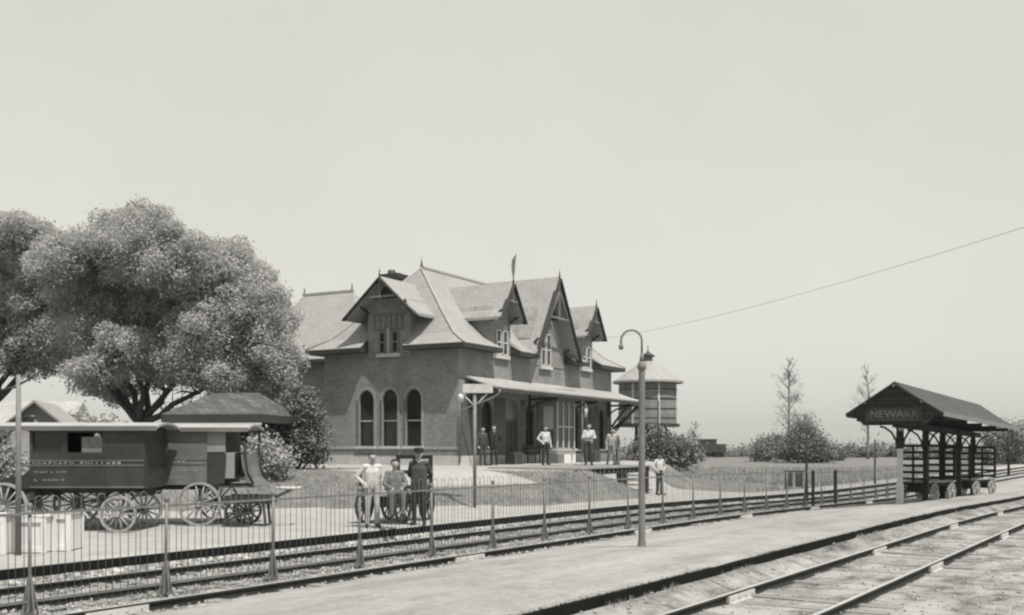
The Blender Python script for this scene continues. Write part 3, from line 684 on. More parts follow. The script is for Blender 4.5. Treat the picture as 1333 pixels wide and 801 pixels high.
# rear wing
wr = MB(); A0, A1, B0, B1 = 3.2, 10.0, WB-.2, 16.
wr.prism([(A0+.5, B0, FL-.4), (A1-.5, B0, FL-.4), (A1-.5, B0, EA-.05), (A0+.5, B0, EA-.05)], (0, B1-B0-.6, 0)); wr.build('rear_wall', BRICK, S)
zr = 10.25; V = [(A0, B0-.3, EA), (A1, B0-.3, EA), (A1, B1, EA), (A0, B1, EA), ((A0+A1)/2, 10.9, zr), ((A0+A1)/2, 14.2, zr)] + [(A0, B0-.3, EA-.2), (A1, B0-.3, EA-.2), (A1, B1, EA-.2), (A0, B1, EA-.2)]
m = MB().add(V, [(0, 4, 5, 3), (1, 2, 5, 4), (0, 1, 4), (2, 3, 5)]); m.add(V, [(0, 3, 9, 6), (2, 1, 7, 8), (0, 6, 7, 1), (3, 2, 8, 9), (6, 9, 8, 7)], 1)
rw = welded(m, 'rear_roof', [SLATE, DTRIM], S)
MB().bar(((A0+A1)/2, 10.8, zr+.03), ((A0+A1)/2, 14.3, zr+.03), .14, .12).build('ridge_tile', DSTONE, rw)
for b in (10.9, 14.2): MB().lathe([(.05, 0), (.06, .1), (.02, .2), (.04, .25), (.008, .45), (0, .46)], 8, ((A0+A1)/2, b, zr)).build('finial', DIRON, rw)
m = MB().bb(6.6, 7.45, 8.0, 8.8, 8.5, 10.5); ch = m.build('chimney', BRICK, S)
m = MB().bb(6.5, 7.55, 7.9, 8.9, 10.5, 10.7).bb(6.4, 7.65, 7.8, 9.0, 10.7, 10.98); m.lathe([(.24, 0), (.2, .22), (.17, .22), (.15, 0)], 10, (6.75, 8.4, 10.98)).lathe([(.2, 0), (.18, .15), (.1, .15)], 10, (7.3, 8.4, 10.98)); m.build('chimney_cap', DTRIM, ch)
# porch roof
pa0, pa1 = .42, LA+.5; ZB, ZF, BF = 5.02, 4.46, -1.72
m = MB().prism([(pa0, .0, ZB), (pa0, BF*.5, (ZB+ZF)/2-.04), (pa0, BF, ZF), (pa0, BF, ZF-.1), (pa0, 0, ZB-.1)], (pa1-pa0, 0, 0)); pr = m.build('porch_roof', TIN, S)
m = MB()
for k in range(20):
    a = pa0+.25+k*(pa1-pa0-.5)/19; m.bar((a, .0, ZB-.17), (a, BF+.08, ZF-.16), .07, .11)
m.build('rafter', DTRIM, pr)
MB().bb(pa0, pa1, BF-.03, BF+.04, ZF-.2, ZF-.03).build('fascia', MTRIM, pr)
MB().tube([(pa0-.02, BF-.09, ZF-.05), (pa1+.02, BF-.09, ZF-.09)], .055, 8).build('gutter', MTRIM, pr)
MB().tube([(pa0, BF-.09, ZF-.1), (pa0-.02, BF-.05, ZF-.28), (pa0-.1, BF+.3, ZF-.5), (-.08, -.12, ZF-1.0), (-.08, -.09, FL+.1)], .04, 8).build('downpipe', MTRIM, pr)
for a in (.9, 6.4, 11.0, 15.9):
    m = MB(); m.bar((a, -.06, ZB-1.5), (a, -.06, ZB-.2), .1, .1, up=(0, 1, 0)); m.bar((a, -.04, ZF-.27), (a, BF+.15, ZF-.27), .09, .11)
    pts = [(a, -.08+(BF+.3)*(1-math.cos(R(q))), ZB-1.45+(ZF-.32-ZB+1.45)*math.sin(R(q))) for q in (0, 22, 45, 68, 90)]; m.tube(pts, .05, 6); m.build('bracket', DTRIM, pr)
m = MB()
for s_ in (0, 1): m.tube([(LA-.05, -.1-.1*s_, 2.9), (LA+.35, BF*.5, 3.6), (LA+.45, BF+.1, ZF-.2)], .06, 6)
m.bar((LA-.2, -.1, 3.0), (LA+.45, -.9, ZF-.1), .1, .12); m.bar((LA-.1, -.15, 2.6), (LA+.4, BF+.3, ZF-.25), .1, .12); m.build('bracket', DTRIM, pr)
MB().tube([(9.05, BF+.1, FL), (9.05, BF+.1, ZF-.2)], .038, 10).lathe([(.08, 0), (.08, .12), (.06, .18), (.05, .3)], 10, (9.05, BF+.1, FL)).lathe([(.05, -.25), (.09, -.2), (.1, 0)], 10, (9.05, BF+.1, ZF-.2)).build('porch_post', MTRIM, pr)
p = st2w(9.1, BF-.06); ln = empty('porch_lantern', (p[0], p[1], 3.35), SROT); tag(ln, 'pale lantern hanging on the slim porch post of the station', 'lantern')
MB().lathe([(.0, 0), (.08, .02), (.12, .5), (.1, .52)], 8).build('glass', CANVAS, ln); MB().lathe([(.15, .5), (.05, .68), (.02, .74), (0, .75)], 8).build('lantern_cap', DIRON, ln); MB().bar((0, 0, .72), (-.05, .16, .8), .03, .03).build('arm', DIRON, ln)
# deck on posts toward the track
dk = empty('timber_deck', (X0, Y0, 0), SROT); tag(dk, 'wooden platform deck on posts, reaching from the station out over low ground', 'deck')
m = MB(); k = -3.9
while k < 3.7: m.bb(k, k+.145, -7.35, -3.7, FL-.03, FL+.035+random.uniform(-.006, .006)); k += .155
m.build('boards', WOOD, dk)
for b in (-7.2, -5.6, -4.1): MB().bb(-3.9, 3.7, b-.08, b+.08, FL-.26, FL-.035).build('beam', DWOOD, dk)
k = -3.8
while k < 3.7: MB().bb(k, k+.08, -7.42, -7.30, FL-.2, FL-.03).build('joist_end', DWOOD, dk); k += .42
for a in (.75, 1.25, 3.5):
    for b in (-7.2, -4.6): MB().bb(a-.11, a+.11, b-.11, b+.11, -.1, FL-.26).build('post', DWOOD, dk)
MB().bar((-3.2, -7.35, FL-.3), (.3, -7.6, .10), .1, .2).build('brace', DWOOD, dk)
for k in range(5): MB().bb(3.72+.3*k, 4.04+.3*k, -6.9, -5.6, FL-.22*k-.24, FL-.22*k-.19).build('step', WOOD, dk)
# things on the platform
def on_st(name, a, b, lab, cat, z=FL+.01, rz=0):
    p = st2w(a, b); o = empty(name, (p[0], p[1], z), SROT+rz); tag(o, lab, cat); return o
o = on_st('wooden_bench', 6.3, -.55, 'dark slatted bench against the station wall between door and bay', 'bench')
for i in range(4): MB().box((0, -.18+.12*i, .44), (1.4, .1, .03)).build('seat_slat', DTRIM, o)
for i in range(3): MB().box((0, .26+.02*i, .55+.13*i), (1.4, .03, .1)).build('back_slat', DTRIM, o)
for s_ in (-.62, .62):
    MB().box((s_, 0, .42), (.05, .5, .04)).box((s_, -.2, .21), (.05, .05, .42)).box((s_, .22, .42), (.05, .05, .84)).build('side_frame', DIRON, o)
def trunk(a, b, d, lab, mt, rz=0):
    o = on_st('luggage_trunk', a, b, lab, 'trunk', rz=rz); MB().box((0, 0, d[2]*.4), (d[0], d[1], d[2]*.8)).build('case', mt, o)
    m = MB(); n = 8; m.prism([(-d[0]/2, d[1]/2*math.cos(R(180*k/n)), d[2]*.8+d[2]*.22*math.sin(R(180*k/n))) for k in range(n+1)], (d[0], 0, 0)); m.build('lid', mt, o)
    for q in (-.38, .38): MB().box((d[0]*q, 0, d[2]*.4), (.04, d[1]+.02, d[2]*.8+.01)).build('strap', MTRIM, o)
trunk(3.6, -.75, (.9, .5, .55), 'dark trunk with straps on the platform by the station door', DTRIM)
trunk(7.0, -1.2, (.7, .5, .5), 'grey trunk standing behind the man before the bay window', GREYC)
trunk(11.6, -1.0, (1.0, .6, .6), 'low dark trunk on the platform between the two men on the deck', DTRIM, .1)

# ---------------------------------------------------------------- water tank
wt = dp(843, 580, 76); T = empty('water_tank', (wt.x, wt.y, 0)); tag(T, 'round wooden water tank with conical roof and small cupola behind the station', 'water tank')
k = 76/F
def zz(v): return H-(v-580)*k
MB().lathe([(0, zz(552)), (38*k, zz(552)), (37*k, zz(499)), (0, zz(499))], 24, smooth=False).build('tank', TANKW, T)
MB().lathe([(0, zz(471)), (8*k, zz(471)), (46*k, zz(497)), (46*k, zz(499.5)), (0, zz(499.5))], 20, smooth=False).build('roof', SLATE, T)
cu = MB().lathe([(0, zz(474)), (6*k, zz(474)), (6*k, zz(464)), (0, zz(464))], 10, smooth=False).build('cupola', TANKW, T)
MB().lathe([(9*k, zz(464.5)), (9*k, zz(463)), (2*k, zz(459)), (.6*k, zz(456)), (.4*k, zz(450)), (0, zz(450))], 10, smooth=False).build('cupola_roof', DTRIM, cu)
m = MB()
for q in range(7):
    a = 2*math.pi*q/7+.15; r = 38.4*k; m = MB(); m.bar((r*math.cos(a), r*math.sin(a), zz(552)), (r*.975*math.cos(a), r*.975*math.sin(a), zz(500)), .14, .06, up=(math.cos(a), math.sin(a), 0)); m.build('batten', PTRIM, T)
m = MB()
for z in (545, 533, 520, 508): m.lathe([(37.9*k, zz(z)-.04), (38.1*k, zz(z)-.04), (38.1*k, zz(z)+.04), (37.9*k, zz(z)+.04)], 24)
m.build('hoop', DIRON, T)
MB().lathe([(0, zz(556)), (41*k, zz(556)), (41*k, zz(552)), (0, zz(552))], 16, smooth=False).build('floor', DTRIM, T)
for q in range(6):
    a = 2*math.pi*q/6+.4; r = 15*k; MB().tube([(r*math.cos(a), r*math.sin(a), -.2), (r*math.cos(a), r*math.sin(a), zz(556))], .13, 8).build('leg', DTRIM, T)
MB().tube([(0, 0, -.2), (0, 0, zz(556))], .5, 12).build('standpipe', DTRIM, T)
MB().tube([(30*k, -12*k, zz(556)), (33*k, -14*k, zz(562)), (36*k, -16*k, zz(566))], .1, 8).build('spout', DIRON, T)

# ---------------------------------------------------------------- open shelter on the island platform
SX, SY0 = -8.55, 37.0
def isl(x, y):
    for (x0, z0), (x1, z1) in zip(IP, IP[1:]):
        if x1 <= x <= x0: return z0+(z1-z0)*(x-x0)/(x1-x0)+drop(y)
    return .1+drop(y)
sz = isl(SX, SY0)
SH = empty('platform_shelter', (SX, SY0, sz), 0); SH.rotation_euler = (-R(.9), 0, 0)
tag(SH, 'dark open platform shelter with shingle gable roof on one row of posts', 'shelter')
RZ, EZ, HWs = 4.16, 3.10, 1.52; y0, y1 = -.85, 15.6
for sg in (-1, 1):
    prof = [(0, RZ), (.75, RZ-.56), (1.25, RZ-.88), (HWs+.03, EZ)]
    P = [(sg*x, y0, z) for x, z in prof]+[(sg*x, y0, z-.1) for x, z in reversed(prof)]
    MB().prism(P, (0, y1-y0, 0)).build('roof_slope', DSLATE, SH)
    MB().bar((sg*(HWs+.05), y0-.03, EZ-.06), (sg*(HWs+.05), y1+.03, EZ-.06), .035, .16).build('fascia', MTRIM, SH)
    m = MB(); m.bar((0, y0-.05, RZ-.08), (sg*(HWs+.06), y0-.05, EZ-.05), .05, .2, up=(0, 1, 0)); m.build('bargeboard', DTRIM, SH)
    MB().prism([(sg*.1, y0+.2, EZ+.62), (sg*1.45, y0+.2, EZ-.02), (sg*1.45, y0+.2, EZ-.05), (sg*.1, y0+.2, EZ+.58)], (0, y1-y0-.3, 0)).build('soffit', DWOOD, SH)
    MB().bar((sg*1.15, y0+.3, EZ+.1), (sg*1.15, y1-.2, EZ+.1), .12, .18).build('purlin', DWOOD, SH)
MB().prism([(-1.42, y0+.02, EZ+.02), (0, y0+.02, RZ-.12), (1.42, y0+.02, EZ+.02), (1.0, y0+.02, EZ-.42), (-1.0, y0+.02, EZ-.42)], (0, .05, 0)).build('gable_board', PLK, SH)
MB().bar((0, y0+.1, RZ-.2), (0, y1-.1, RZ-.2), .12, .16).build('ridge_beam', DWOOD, SH); MB().bar((0, y0+.1, 2.72), (0, y1-.1, 2.72), .16, .22).build('tie_beam', DWOOD, SH)
for x in (-.95, 0., .9):
    z = 3.98 if x == 0 else 3.42
    MB().lathe([(.04, 0), (.055, .03), (.03, .08), (0, .09)], 8, (x, y0-.09, z)).build('lamp_knob', PTRIM, SH)
MB().box((0, y0-.01, EZ-.06), (1.85, .04, .42)).build('sign_board', DTRIM, SH)
m = MB()
for z in (.2, -.2): m.box((0, y0-.035, EZ-.06+z), (1.82, .02, .02))
m.build('sign_border', SIGNB, SH)
def text(body, size, name, mt, parent, loc, rot, ext=.006, sx=1.):
    cu = bpy.data.curves.new('t', 'FONT'); cu.body = body; cu.size = size; cu.extrude = ext; cu.align_x = 'CENTER'; cu.align_y = 'CENTER'
    o = bpy.data.objects.new('t', cu); COL.objects.link(o); dg = bpy.context.evaluated_depsgraph_get()
    me = bpy.data.meshes.new_from_object(o.evaluated_get(dg)); bpy.data.objects.remove(o)
    me.materials.clear(); me.materials.append(mt); q = bpy.data.objects.new(name, me); COL.objects.link(q); q.parent = parent; q.location = loc; q.rotation_euler = rot; q.scale = (sx, 1, 1); return q
text('NEWARK', .36, 'lettering', SIGNL, SH, (0, y0-.04, EZ-.06), (R(90), 0, 0), sx=1.05)
py = [0, 4.0, 7.1, 10.5, 13.8]
for i, yy in enumerate(py):
    m = MB(); m.box((0, yy, 1.35), (.16, .16, 2.7)); m.box((0, yy, .35), (.2, .2, .7)); m.build('post', PTRIM if i == 0 else DWOOD, SH)  # front post coloured pale to stand for its sunlit face
    m = MB()
    for dx, dy in ((1, 0), (-1, 0), (0, 1), (0, -1)):
        L = .62
        pts = [(dx*.1+dx*L*(1-math.cos(R(q))), yy+dy*.1+dy*L*(1-math.cos(R(q))), 1.95+.72*math.sin(R(q))) for q in (0, 20, 45, 70, 85)]; m.tube(pts, .036, 6)
    m.bar((-1.45, yy, 2.92), (1.45, yy, 2.92), .1, .14)
    m.box((0, yy, 2.2), (.21, .21, .6)); m.build('bracket', DWOOD, SH)

# ---------------------------------------------------------------- baggage carts
def wheel_mb(r, w, ns=12, tyre=0, spoke=1):
    m = MB(); n = 28; prof = [(r, -w/2), (r, w/2), (r-.055, w/2), (r-.055, -w/2), (r, -w/2)]
    V = [(x*math.cos(2*math.pi*k/n), z, x*math.sin(2*math.pi*k/n)) for x, z in prof for k in range(n)]
    m.add(V, [(i*n+k, i*n+(k+1) % n, (i+1)*n+(k+1) % n, (i+1)*n+k) for i in range(4) for k in range(n)], tyre)
    m.tube([(0, -.10, 0), (0, .10, 0)], [.065, .065], 12, spoke)
    for k in range(ns):
        a = 2*math.pi*k/ns; m.tube([(.05*math.cos(a), 0, .05*math.sin(a)), ((r-.04)*math.cos(a), 0, (r-.04)*math.sin(a))], [.026, .018], 6, spoke)
    return m
def cart(pos, head, lab, L=2.4, W=1.05, r=.43, wm=(DIRON, DWOOD), fr_mat=DWOOD, rack=1.35, slats=6, group='baggage carts', deck=.72, ends=(-1, 1)):
    o = empty('baggage_cart', pos, head); tag(o, lab, 'cart', group)
    MB().box((0, 0, deck), (L, W, .05)).build('deck', WOOD, o)
    m = MB()
    for s_ in (-1, 1): m.box((0, s_*W*.42, deck-.09), (L, .08, .12))
    for x in (-L*.45, 0, L*.45): m.box((x, 0, deck-.08), (.08, W*.8, .1))
    m.build('frame', fr_mat, o)
    wme = wheel_mb(r, .06).mesh('wheel', list(wm))
    for x in (-L*.32, L*.32):
        MB().tube([(x, -W*.5-.05, r), (x, W*.5+.05, r)], .03, 8).box((x, 0, (r+deck)/2-.05), (.1, W*.7, deck-r-.1)).build('axle', DIRON, o)
        for s_ in (-1, 1):
            q = bpy.data.objects.new('wheel', wme); COL.objects.link(q); q.parent = o; q.location = (x, s_*(W*.5+.02), r); q.rotation_euler = (0, random.random(), 0)
    for e_ in ends:
        x = L*.5*e_; m = MB()
        for y in (-W*.46, 0, W*.46): m.box((x, y, deck+rack/2), (.07, .09 if y else .07, rack))
        for k in range(slats): m.box((x, 0, deck+.12+(rack-.18)*k/max(1, slats-1)), (.045, W, .10))
        m.build('end_rack', fr_mat, o)
    if len(ends) == 1:
        for y in (-W*.46, W*.46): MB().box((L*.47, y, deck+.3), (.06, .06, .6)).build('stake', fr_mat, o)
        return o
    s_ = 1; m = MB(); m.tube([(L*.42, 0, r), (L*.42+.75, 0, r+.15)], .03, 6); m.tube([(L*.42+.75, -.22, r+.15), (L*.42+.75, .22, r+.15)], .02, 6); m.build('drawbar', DIRON, o)
    return o
def plan0(u, d): return cw((u-666)/F*d, d)
def dir2(ang): return math.atan2(math.cos(R(ang)), math.sin(R(ang)))+TH     # heading, degrees right of the view axis
p = gp(515, 679); cart((p.x, p.y, 0), dir2(21)+math.pi, 'baggage cart with spoked wheels and end racks, surrounded by three men', L=2.1, W=1.05, r=.44, rack=.98, slats=3, ends=(-1,))
k1 = cart((0, 0, 0), 0, 'baggage cart with tall slatted racks under the shelter, nearer its pale front post', L=2.3, W=1.25, r=.33, wm=(WHEELP, WHEELP), rack=1.45)
p = gp(1215, 643, isl(-8.6, 41)); 
def at_shelter(u, d, sx_):
    x, y = cw((u-666)/F*d, d); return (x, y, isl(max(-11, min(-6.3, x)), y))
k1.location = at_shelter(1206, 40.6, 0); k1.rotation_euler = (0, 0, dir2(47))
k2 = copy_tree(k1); k2.location = at_shelter(1262, 46.0, 0); k2.rotation_euler = (0, 0, dir2(50)); k2['label'] = 'baggage cart with tall slatted racks under the far end of the shelter'
cx, cy = cw(-2.73, 24.15)
person('p', (cx, cy, .285), face_to((cx, cy), 8), 1.74, 'man in grey clothes sitting on the edge of the baggage cart between two standing men', GREYC, GREYC, 'sit')

# ---------------------------------------------------------------- lamp post, sign post, poles, wire
p = gp(835, 711, isl(-8.9, 18.2)); p.z = isl(p.x, p.y); lp = empty('lamp_post', p); tag(lp, 'tall iron lamp post with gooseneck arm standing on the gravel island platform', 'lamp post')
d = 19.85; k = d/F; right = Vector((CT, ST, 0)); lz = lambda v: H-(v-580)*k-p.z
MB().lathe([(.08, -.1), (.08, .05), (.066, .12), (.06, lz(480)), (.06, lz(478))], 14).lathe([(.06, lz(482)), (.088, lz(480)), (.09, lz(477)), (.07, lz(473)), (.05, lz(471))], 12).tube([(0, 0, lz(472)), (0, 0, lz(460))], [.05, .03], 10).build('pole', PIRON, lp)
m = MB(); pts = [(0, 0, lz(462))]
for q in range(0, 181, 15):
    c = right*(-13.5*k+13.5*k*math.cos(R(q))); pts.append((c.x, c.y, lz(444)+14*k*math.sin(R(q))))
c = right*(-27*k); pts.append((c.x, c.y, lz(451))); m.tube(pts, .021, 8); m.build('gooseneck', PIRON, lp)
MB().lathe([(.02, .06), (.04, .04), (.05, -.02), (.03, -.05), (0, -.055)], 10, (c.x, c.y, lz(452))).build('lamp_holder', PIRON, lp)
p = gp(617.5, 661, 0); sg = empty('sign_post', p, TH); tag(sg, 'slim post with pale sign board and bracket in front of the station corner', 'sign post')
d = F*H/81.; k = d/F; lz = lambda v: H-(v-580)*k
MB().tube([(0, 0, -.2), (0, 0, lz(504))], .055, 8).build('post', MTRIM, sg)
MB().box((.1*1, -.06, lz(506)), (39*k, .05, 11.5*k)).build('board', PTRIM, sg)
m = MB(); m.tube([(-17*k, -.02, lz(512)), (0, 0, lz(529))], .022, 6); m.tube([(17*k, -.02, lz(512)), (0, 0, lz(529))], .022, 6); m.build('bracket', PTRIM, sg)
MB().lathe([(0, lz(524)), (3.2*k, lz(523)), (4.2*k, lz(517)), (3.5*k, lz(513.5)), (0, lz(513))], 10, (-18*k, 0, 0)).build('lamp_globe', CANVAS, sg)
p = gp(23.5, 723, 0); p.x -= 0; po = empty('wooden_pole', p); tag(po, 'slim grey pole with two thin arms rising behind the pale crates', 'pole')
d = F*H/143.; k = d/F; lz = lambda v: H-(v-580)*k
MB().tube([(0, 0, -.1), (0, 0, lz(590)), (0, 0, lz(488))], [.055, .048, .04], 10).build('post', MTRIM, po)
m = MB(); m.tube([(0, 0, lz(503)), tuple(right*(-26*k))[:2]+(lz(509),)], [.025, .02], 6); m.tube([(0, 0, lz(501)), tuple(right*(14*k))[:2]+(lz(494),), tuple(right*(30*k))[:2]+(lz(482),)], [.022, .018, .014], 6); m.build('arm', DIRON, po)
def tele(u, vb, vt, d, r, lab, arms=True):
    pb = dp(u, vb, d); ht = (vb-vt)*d/F; o = empty('telegraph_pole', pb, TH+.5); tag(o, lab, 'pole'); MB().tube([(0, 0, -.5), (0, 0, ht)], [r, r*.75], 8).build('post', DWOOD, o)
    if arms:
        for q in (.25,): MB().box((0, .1, ht-q), (.5, .06, .08)).build('crossarm', DWOOD, o)
tele(1049.5, 640, 558, 46, .06, 'thin dark pole standing in front of the big bushes beyond the fence', False)
tele(1138.5, 632, 572, 62, .06, 'thin dark pole just left of the open shelter', False)
tele(1312.5, 610, 562, 70, .09, 'dark pole at the end of the island platform, right of the shelter', False)
tele(856.5, 624, 522, 45, .035, 'thin dark pole rising before the water tank', False)
# wire
a = dp(1420, 268, 24); q = st2w(13.95, -.62); b = Vector((q[0], q[1], 7.78)); m = MB(); pts = []
for i in range(25):
    t = i/24; q = a.lerp(b, t); q.z -= .55*4*t*(1-t)*.6; pts.append(q)
m.tube(pts, .008, 5); o = m.build('overhead_wire', WIRE); tag(o, 'single thin wire sagging across the sky toward the station roof', 'wire')
# notice board by the far strip
p = gp(1033, 636, drop(40)); nb = empty('notice_board', p, TH+.1); tag(nb, 'low notice board of two dark panels on the far side of the fence', 'notice board')
for x in (-.22, .22): MB().box((x, 0, .45), (.3, .04, .72)).build('panel', DTRIM, nb)
MB().box((0, 0, .84), (1.0, .06, .06)).box((-.42, .01, .4), (.05, .05, .85)).box((.42, .01, .4), (.05, .05, .85)).build('frame', DWOOD, nb)

# ---------------------------------------------------------------- horse omnibuses
def scribble(seed, w, h, n, mt, name, parent, loc, y):
    """worn, unreadable painted letters: small separate strokes, none of them a real character"""
    rr = random.Random(seed); m = MB(); x = -w/2; cwid = w/n
    for i in range(n):
        if rr.random() < .1: x += cwid; continue
        s_ = cwid*.62
        m.bb(x, x+s_*.3, -.003, 0, -h/2, h/2)
        if rr.random() < .8: m.bb(x+s_*.3, x+s_, -.003, 0, rr.choice((-h/2, h/2-h*.3, -h*.15)), rr.choice((-h/2, h/2-h*.3, -h*.15))+h*.3)
        if rr.random() < .6: m.bb(x+s_*.75, x+s_, -.0035, 0, -h/2, h*rr.choice((.1, .5)))
        x += cwid
    o = m.build(name, mt, parent); o.location = (loc[0], y, loc[1]); return o
def omnibus(pos, head, lab, near):
    o = empty('horse_omnibus', pos, head); tag(o, lab, 'carriage', 'horse omnibuses drawn up by the strip')
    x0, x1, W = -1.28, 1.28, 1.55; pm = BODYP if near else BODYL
    def P(x, z): return (x, -W/2, z)
    # lower body with curved boot
    prof = [(x0-.62, .98), (x1, .98), (x1, 1.74), (x0, 1.74), (x0, 1.42), (x0-.16, 1.27), (x0-.42, 1.22), (x0-.62, 1.20)]
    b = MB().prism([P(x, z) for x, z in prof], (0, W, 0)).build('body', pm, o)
    for z in (1.50, 1.61): 
        MB().bb(x0, x1, -W/2-.014, W/2+.014, z-.012, z+.012).build('moulding', BODYL, o)
    MB().bb(x0, x1, -W/2-.012, W/2+.012, 1.0, 1.03).build('moulding', BODYL, o)
    for xx in (x0+.015, x0+.94, x0+1.67, x1-.015): MB().bb(xx-.014, xx+.014, -W/2-.010, W/2+.010, 1.032, 1.487).build('panel_strip', pm, o)
    # upper body: posts, rails, window panels
    up = MB()
    for s_ in (-1, 1):
        y = s_*(W/2-.03)
        for xa, xb in ((x0, x0+.07), (x0+.72, x0+.84), (x0+1.62, x0+1.72), (x1-.07, x1)): up.bb(xa, xb, y-.03, y+.03, 1.74, 2.36)
        up.bb(x0, x1, y-.029, y+.029, 2.24, 2.36); up.bb(x0, x1, y-.029, y+.029, 1.735, 1.79)
        up.bb(x0+1.72, x1-.07, y-.024, y+.024, 1.79, 2.24)
    for x in (x0+.03, x1-.03): up.bb(x-.025, x+.025, -W/2+.06, W/2-.06, 1.74, 2.36)
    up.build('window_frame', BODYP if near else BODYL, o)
    for s_ in (-1, 1):
        y = s_*(W/2-.06)
        MB().bb(x0+.07, x0+.72, y-.008, y+.008, 1.79, 2.24).build('pane', GLASS, o)
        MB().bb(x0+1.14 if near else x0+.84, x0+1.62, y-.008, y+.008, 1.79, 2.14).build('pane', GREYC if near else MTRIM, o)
    MB().bb(x0+.05, x1-.05, -.5, .5, 1.3, 1.45).build('seat', DTRIM, o)
    # roof with rear and driver's overhang
    rx0, rx1 = x0-.78, x1+(.3 if near else 1.02); m = MB(); n = 8; V = []
    for i in range(n+1):
        t = i/n; y = -W/2-.1+(W+.2)*t; z = 2.37+.11*math.sin(math.pi*t); V.append((y, z))
    m.prism([(rx0, y, z) for y, z in V]+[(rx0, y, z-.05) for y, z in reversed(V)], (rx1-rx0, 0, 0)); m.build('roof', DSTONE, o)
    MB().bb(rx0, rx1, -W/2-.115, -W/2-.09, 2.28, 2.385).bb(rx0, rx1, W/2+.09, W/2+.115, 2.28, 2.385).build('roof_rail', BODYL, o)
    if not near:                                          # driver's box, canopy and curved dash
        MB().prism([P(x, z) for x, z in [(x1, .98), (x1+.42, 1.02), (x1+.46, 1.5), (x1+.46, 1.66), (x1, 1.66)]], (0, W, 0)).build('driver_box', BODYP, o)
        MB().bb(x1, x1+.46, -W/2, W/2, 1.66, 1.76).build('driver_seat', DTRIM, o)
        for s_ in (-1, 1):
            m = MB(); y = s_*(W/2-.04); m.bb(x1+.42, x1+.66, y-.012, y+.012, 1.15, 1.78); m.build('curtain', OILC, o); MB().bb(x1, x1+.44, y-.014, y+.014, 1.79, 2.3).build('side_curtain', OILC, o)
        for s_ in (-1, 1):
            m = MB(); y = s_*(W/2-.02); m.tube([(x1+.92, y, 2.33), (x1+.92, y, 1.75), (x1+.98, y, 1.3), (x1+1.12, y, 1.02)], .03, 6); m.build('canopy_post', DTRIM, o)
        pts = [(x1+.86, 1.75), (x1+.9, 1.45), (x1+1.0, 1.15), (x1+1.22, .95)]
        MB().prism([P(x, z) for x, z in pts]+[P(x-.04, z-.02) for x, z in reversed(pts)], (0, W, 0)).build('dashboard', BODYL, o)
        MB().bb(x1+.1, x1+1.15, -W/2, W/2, .93, .98).build('footboard', DTRIM, o)
    else:
        m = MB()
        for s_ in (-1, 1): m.tube([(rx0+.12, s_*W*.47, 2.33), (x0-.02, s_*W*.47, 2.33)], .02, 6)
        m.build('canopy_rail', DTRIM, o)
        MB().bb(x0-.78, x0-.4, -.4, .4, .62, .66).bb(x0-.62, x0-.58, -.38, .38, .64, .98).build('rear_step', DIRON, o)
    m = MB(); m.bb(x0-.3, x1-.1, -.35, .35, .86, .98).bb(x0, x0+.1, -W/2, W/2, .8, .9).bb(x1-.2, x1-.1, -W/2, W/2, .8, .9)
    m.tube([(x0+.0, -.5, .72), (x0+.35, -.5, .9), (x0+.7, -.5, .72)], .03, 6).tube([(x0, .5, .72), (x0+.35, .5, .9), (x0+.7, .5, .72)], .03, 6); m.build('undercarriage', DIRON, o)
    xr, xf = x0-.55, (.72 if near else 1.12); rr, rf = .56, (.415 if near else .53)
    for x, r, nm in ((xr, rr, 16), (xf, rf, 14)):
        wme = wheel_mb(r, .06, nm).mesh('wheel', [WHEELP, WHEELP])
        MB().tube([(x, -W/2-.04, r), (x, W/2+.04, r)], .035, 8).build('axle', DIRON, o)
        for s_ in (-1, 1):
            q = bpy.data.objects.new('wheel', wme); COL.objects.link(q); q.parent = o; q.location = (x, s_*(W/2+.08), r); q.rotation_euler = (0, random.random(), 0)
    scribble(3, 2.0, .055, 17, LETTER, 'lettering', o, (-.2, 1.557), -W/2-.0145)
    scribble(5, .72, .05, 12, LETTER, 'lettering', o, (x0+.48, 1.36), -W/2-.001); scribble(9, .70, .05, 7, LETTER, 'lettering', o, (x0+.46, 1.18), -W/2-.001)
    if not near: scribble(15, .78, .06, 10, LETTER, 'lettering', o, (x1-.46, 1.36), -W/2-.001); scribble(19, .78, .06, 9, LETTER, 'lettering', o, (x1-.46, 1.18), -W/2-.001)
    return o
def plan(u, d): return cw((u-666)/F*d, d)
x, y = plan(130, 24.0); omnibus((x, y, 0), TH+.015, 'dark horse omnibus with faded lettering and open rear canopy, the nearer of two', True)
x, y = plan(213, 25.9); omnibus((x, y, 0), TH+.015, "faded horse omnibus with driver's canopy and pale curtain, standing behind the nearer one", False)
# hand cart in front of the omnibus
x, y = plan(326, 25.2); hc = empty('hand_cart', (x, y, 0), TH+.05); hc.scale = (1.2, 1.2, 1.12); tag(hc, 'low dark hand cart with raised handles in front of the omnibuses', 'hand cart')
MB().box((0, 0, .52), (.95, .6, .06)).box((0, .3, .6), (.95, .03, .14)).box((0, -.3, .6), (.95, .03, .14)).build('bed', DTRIM, hc)
wme = wheel_mb(.3, .05, 10).mesh('wheel', [DIRON, DIRON])
for s_ in (-1, 1):
    q = bpy.data.objects.new('wheel', wme); COL.objects.link(q); q.parent = hc; q.location = (-.15, s_*.38, .3)
MB().tube([(-.15, -.4, .3), (-.15, .4, .3)], .03, 8).build('axle', DIRON, hc)
m = MB()
for s_ in (-1, 1): m.tube([(-.4, s_*.27, .55), (.45, s_*.27, .6), (.85, s_*.25, .80)], .03, 6)
m.build('handle', DTRIM, hc); MB().tube([(.55, -.3, .83), (.98, -.24, .82), (.98, .24, .82)], .035, 8).build('grip', PTRIM, hc)
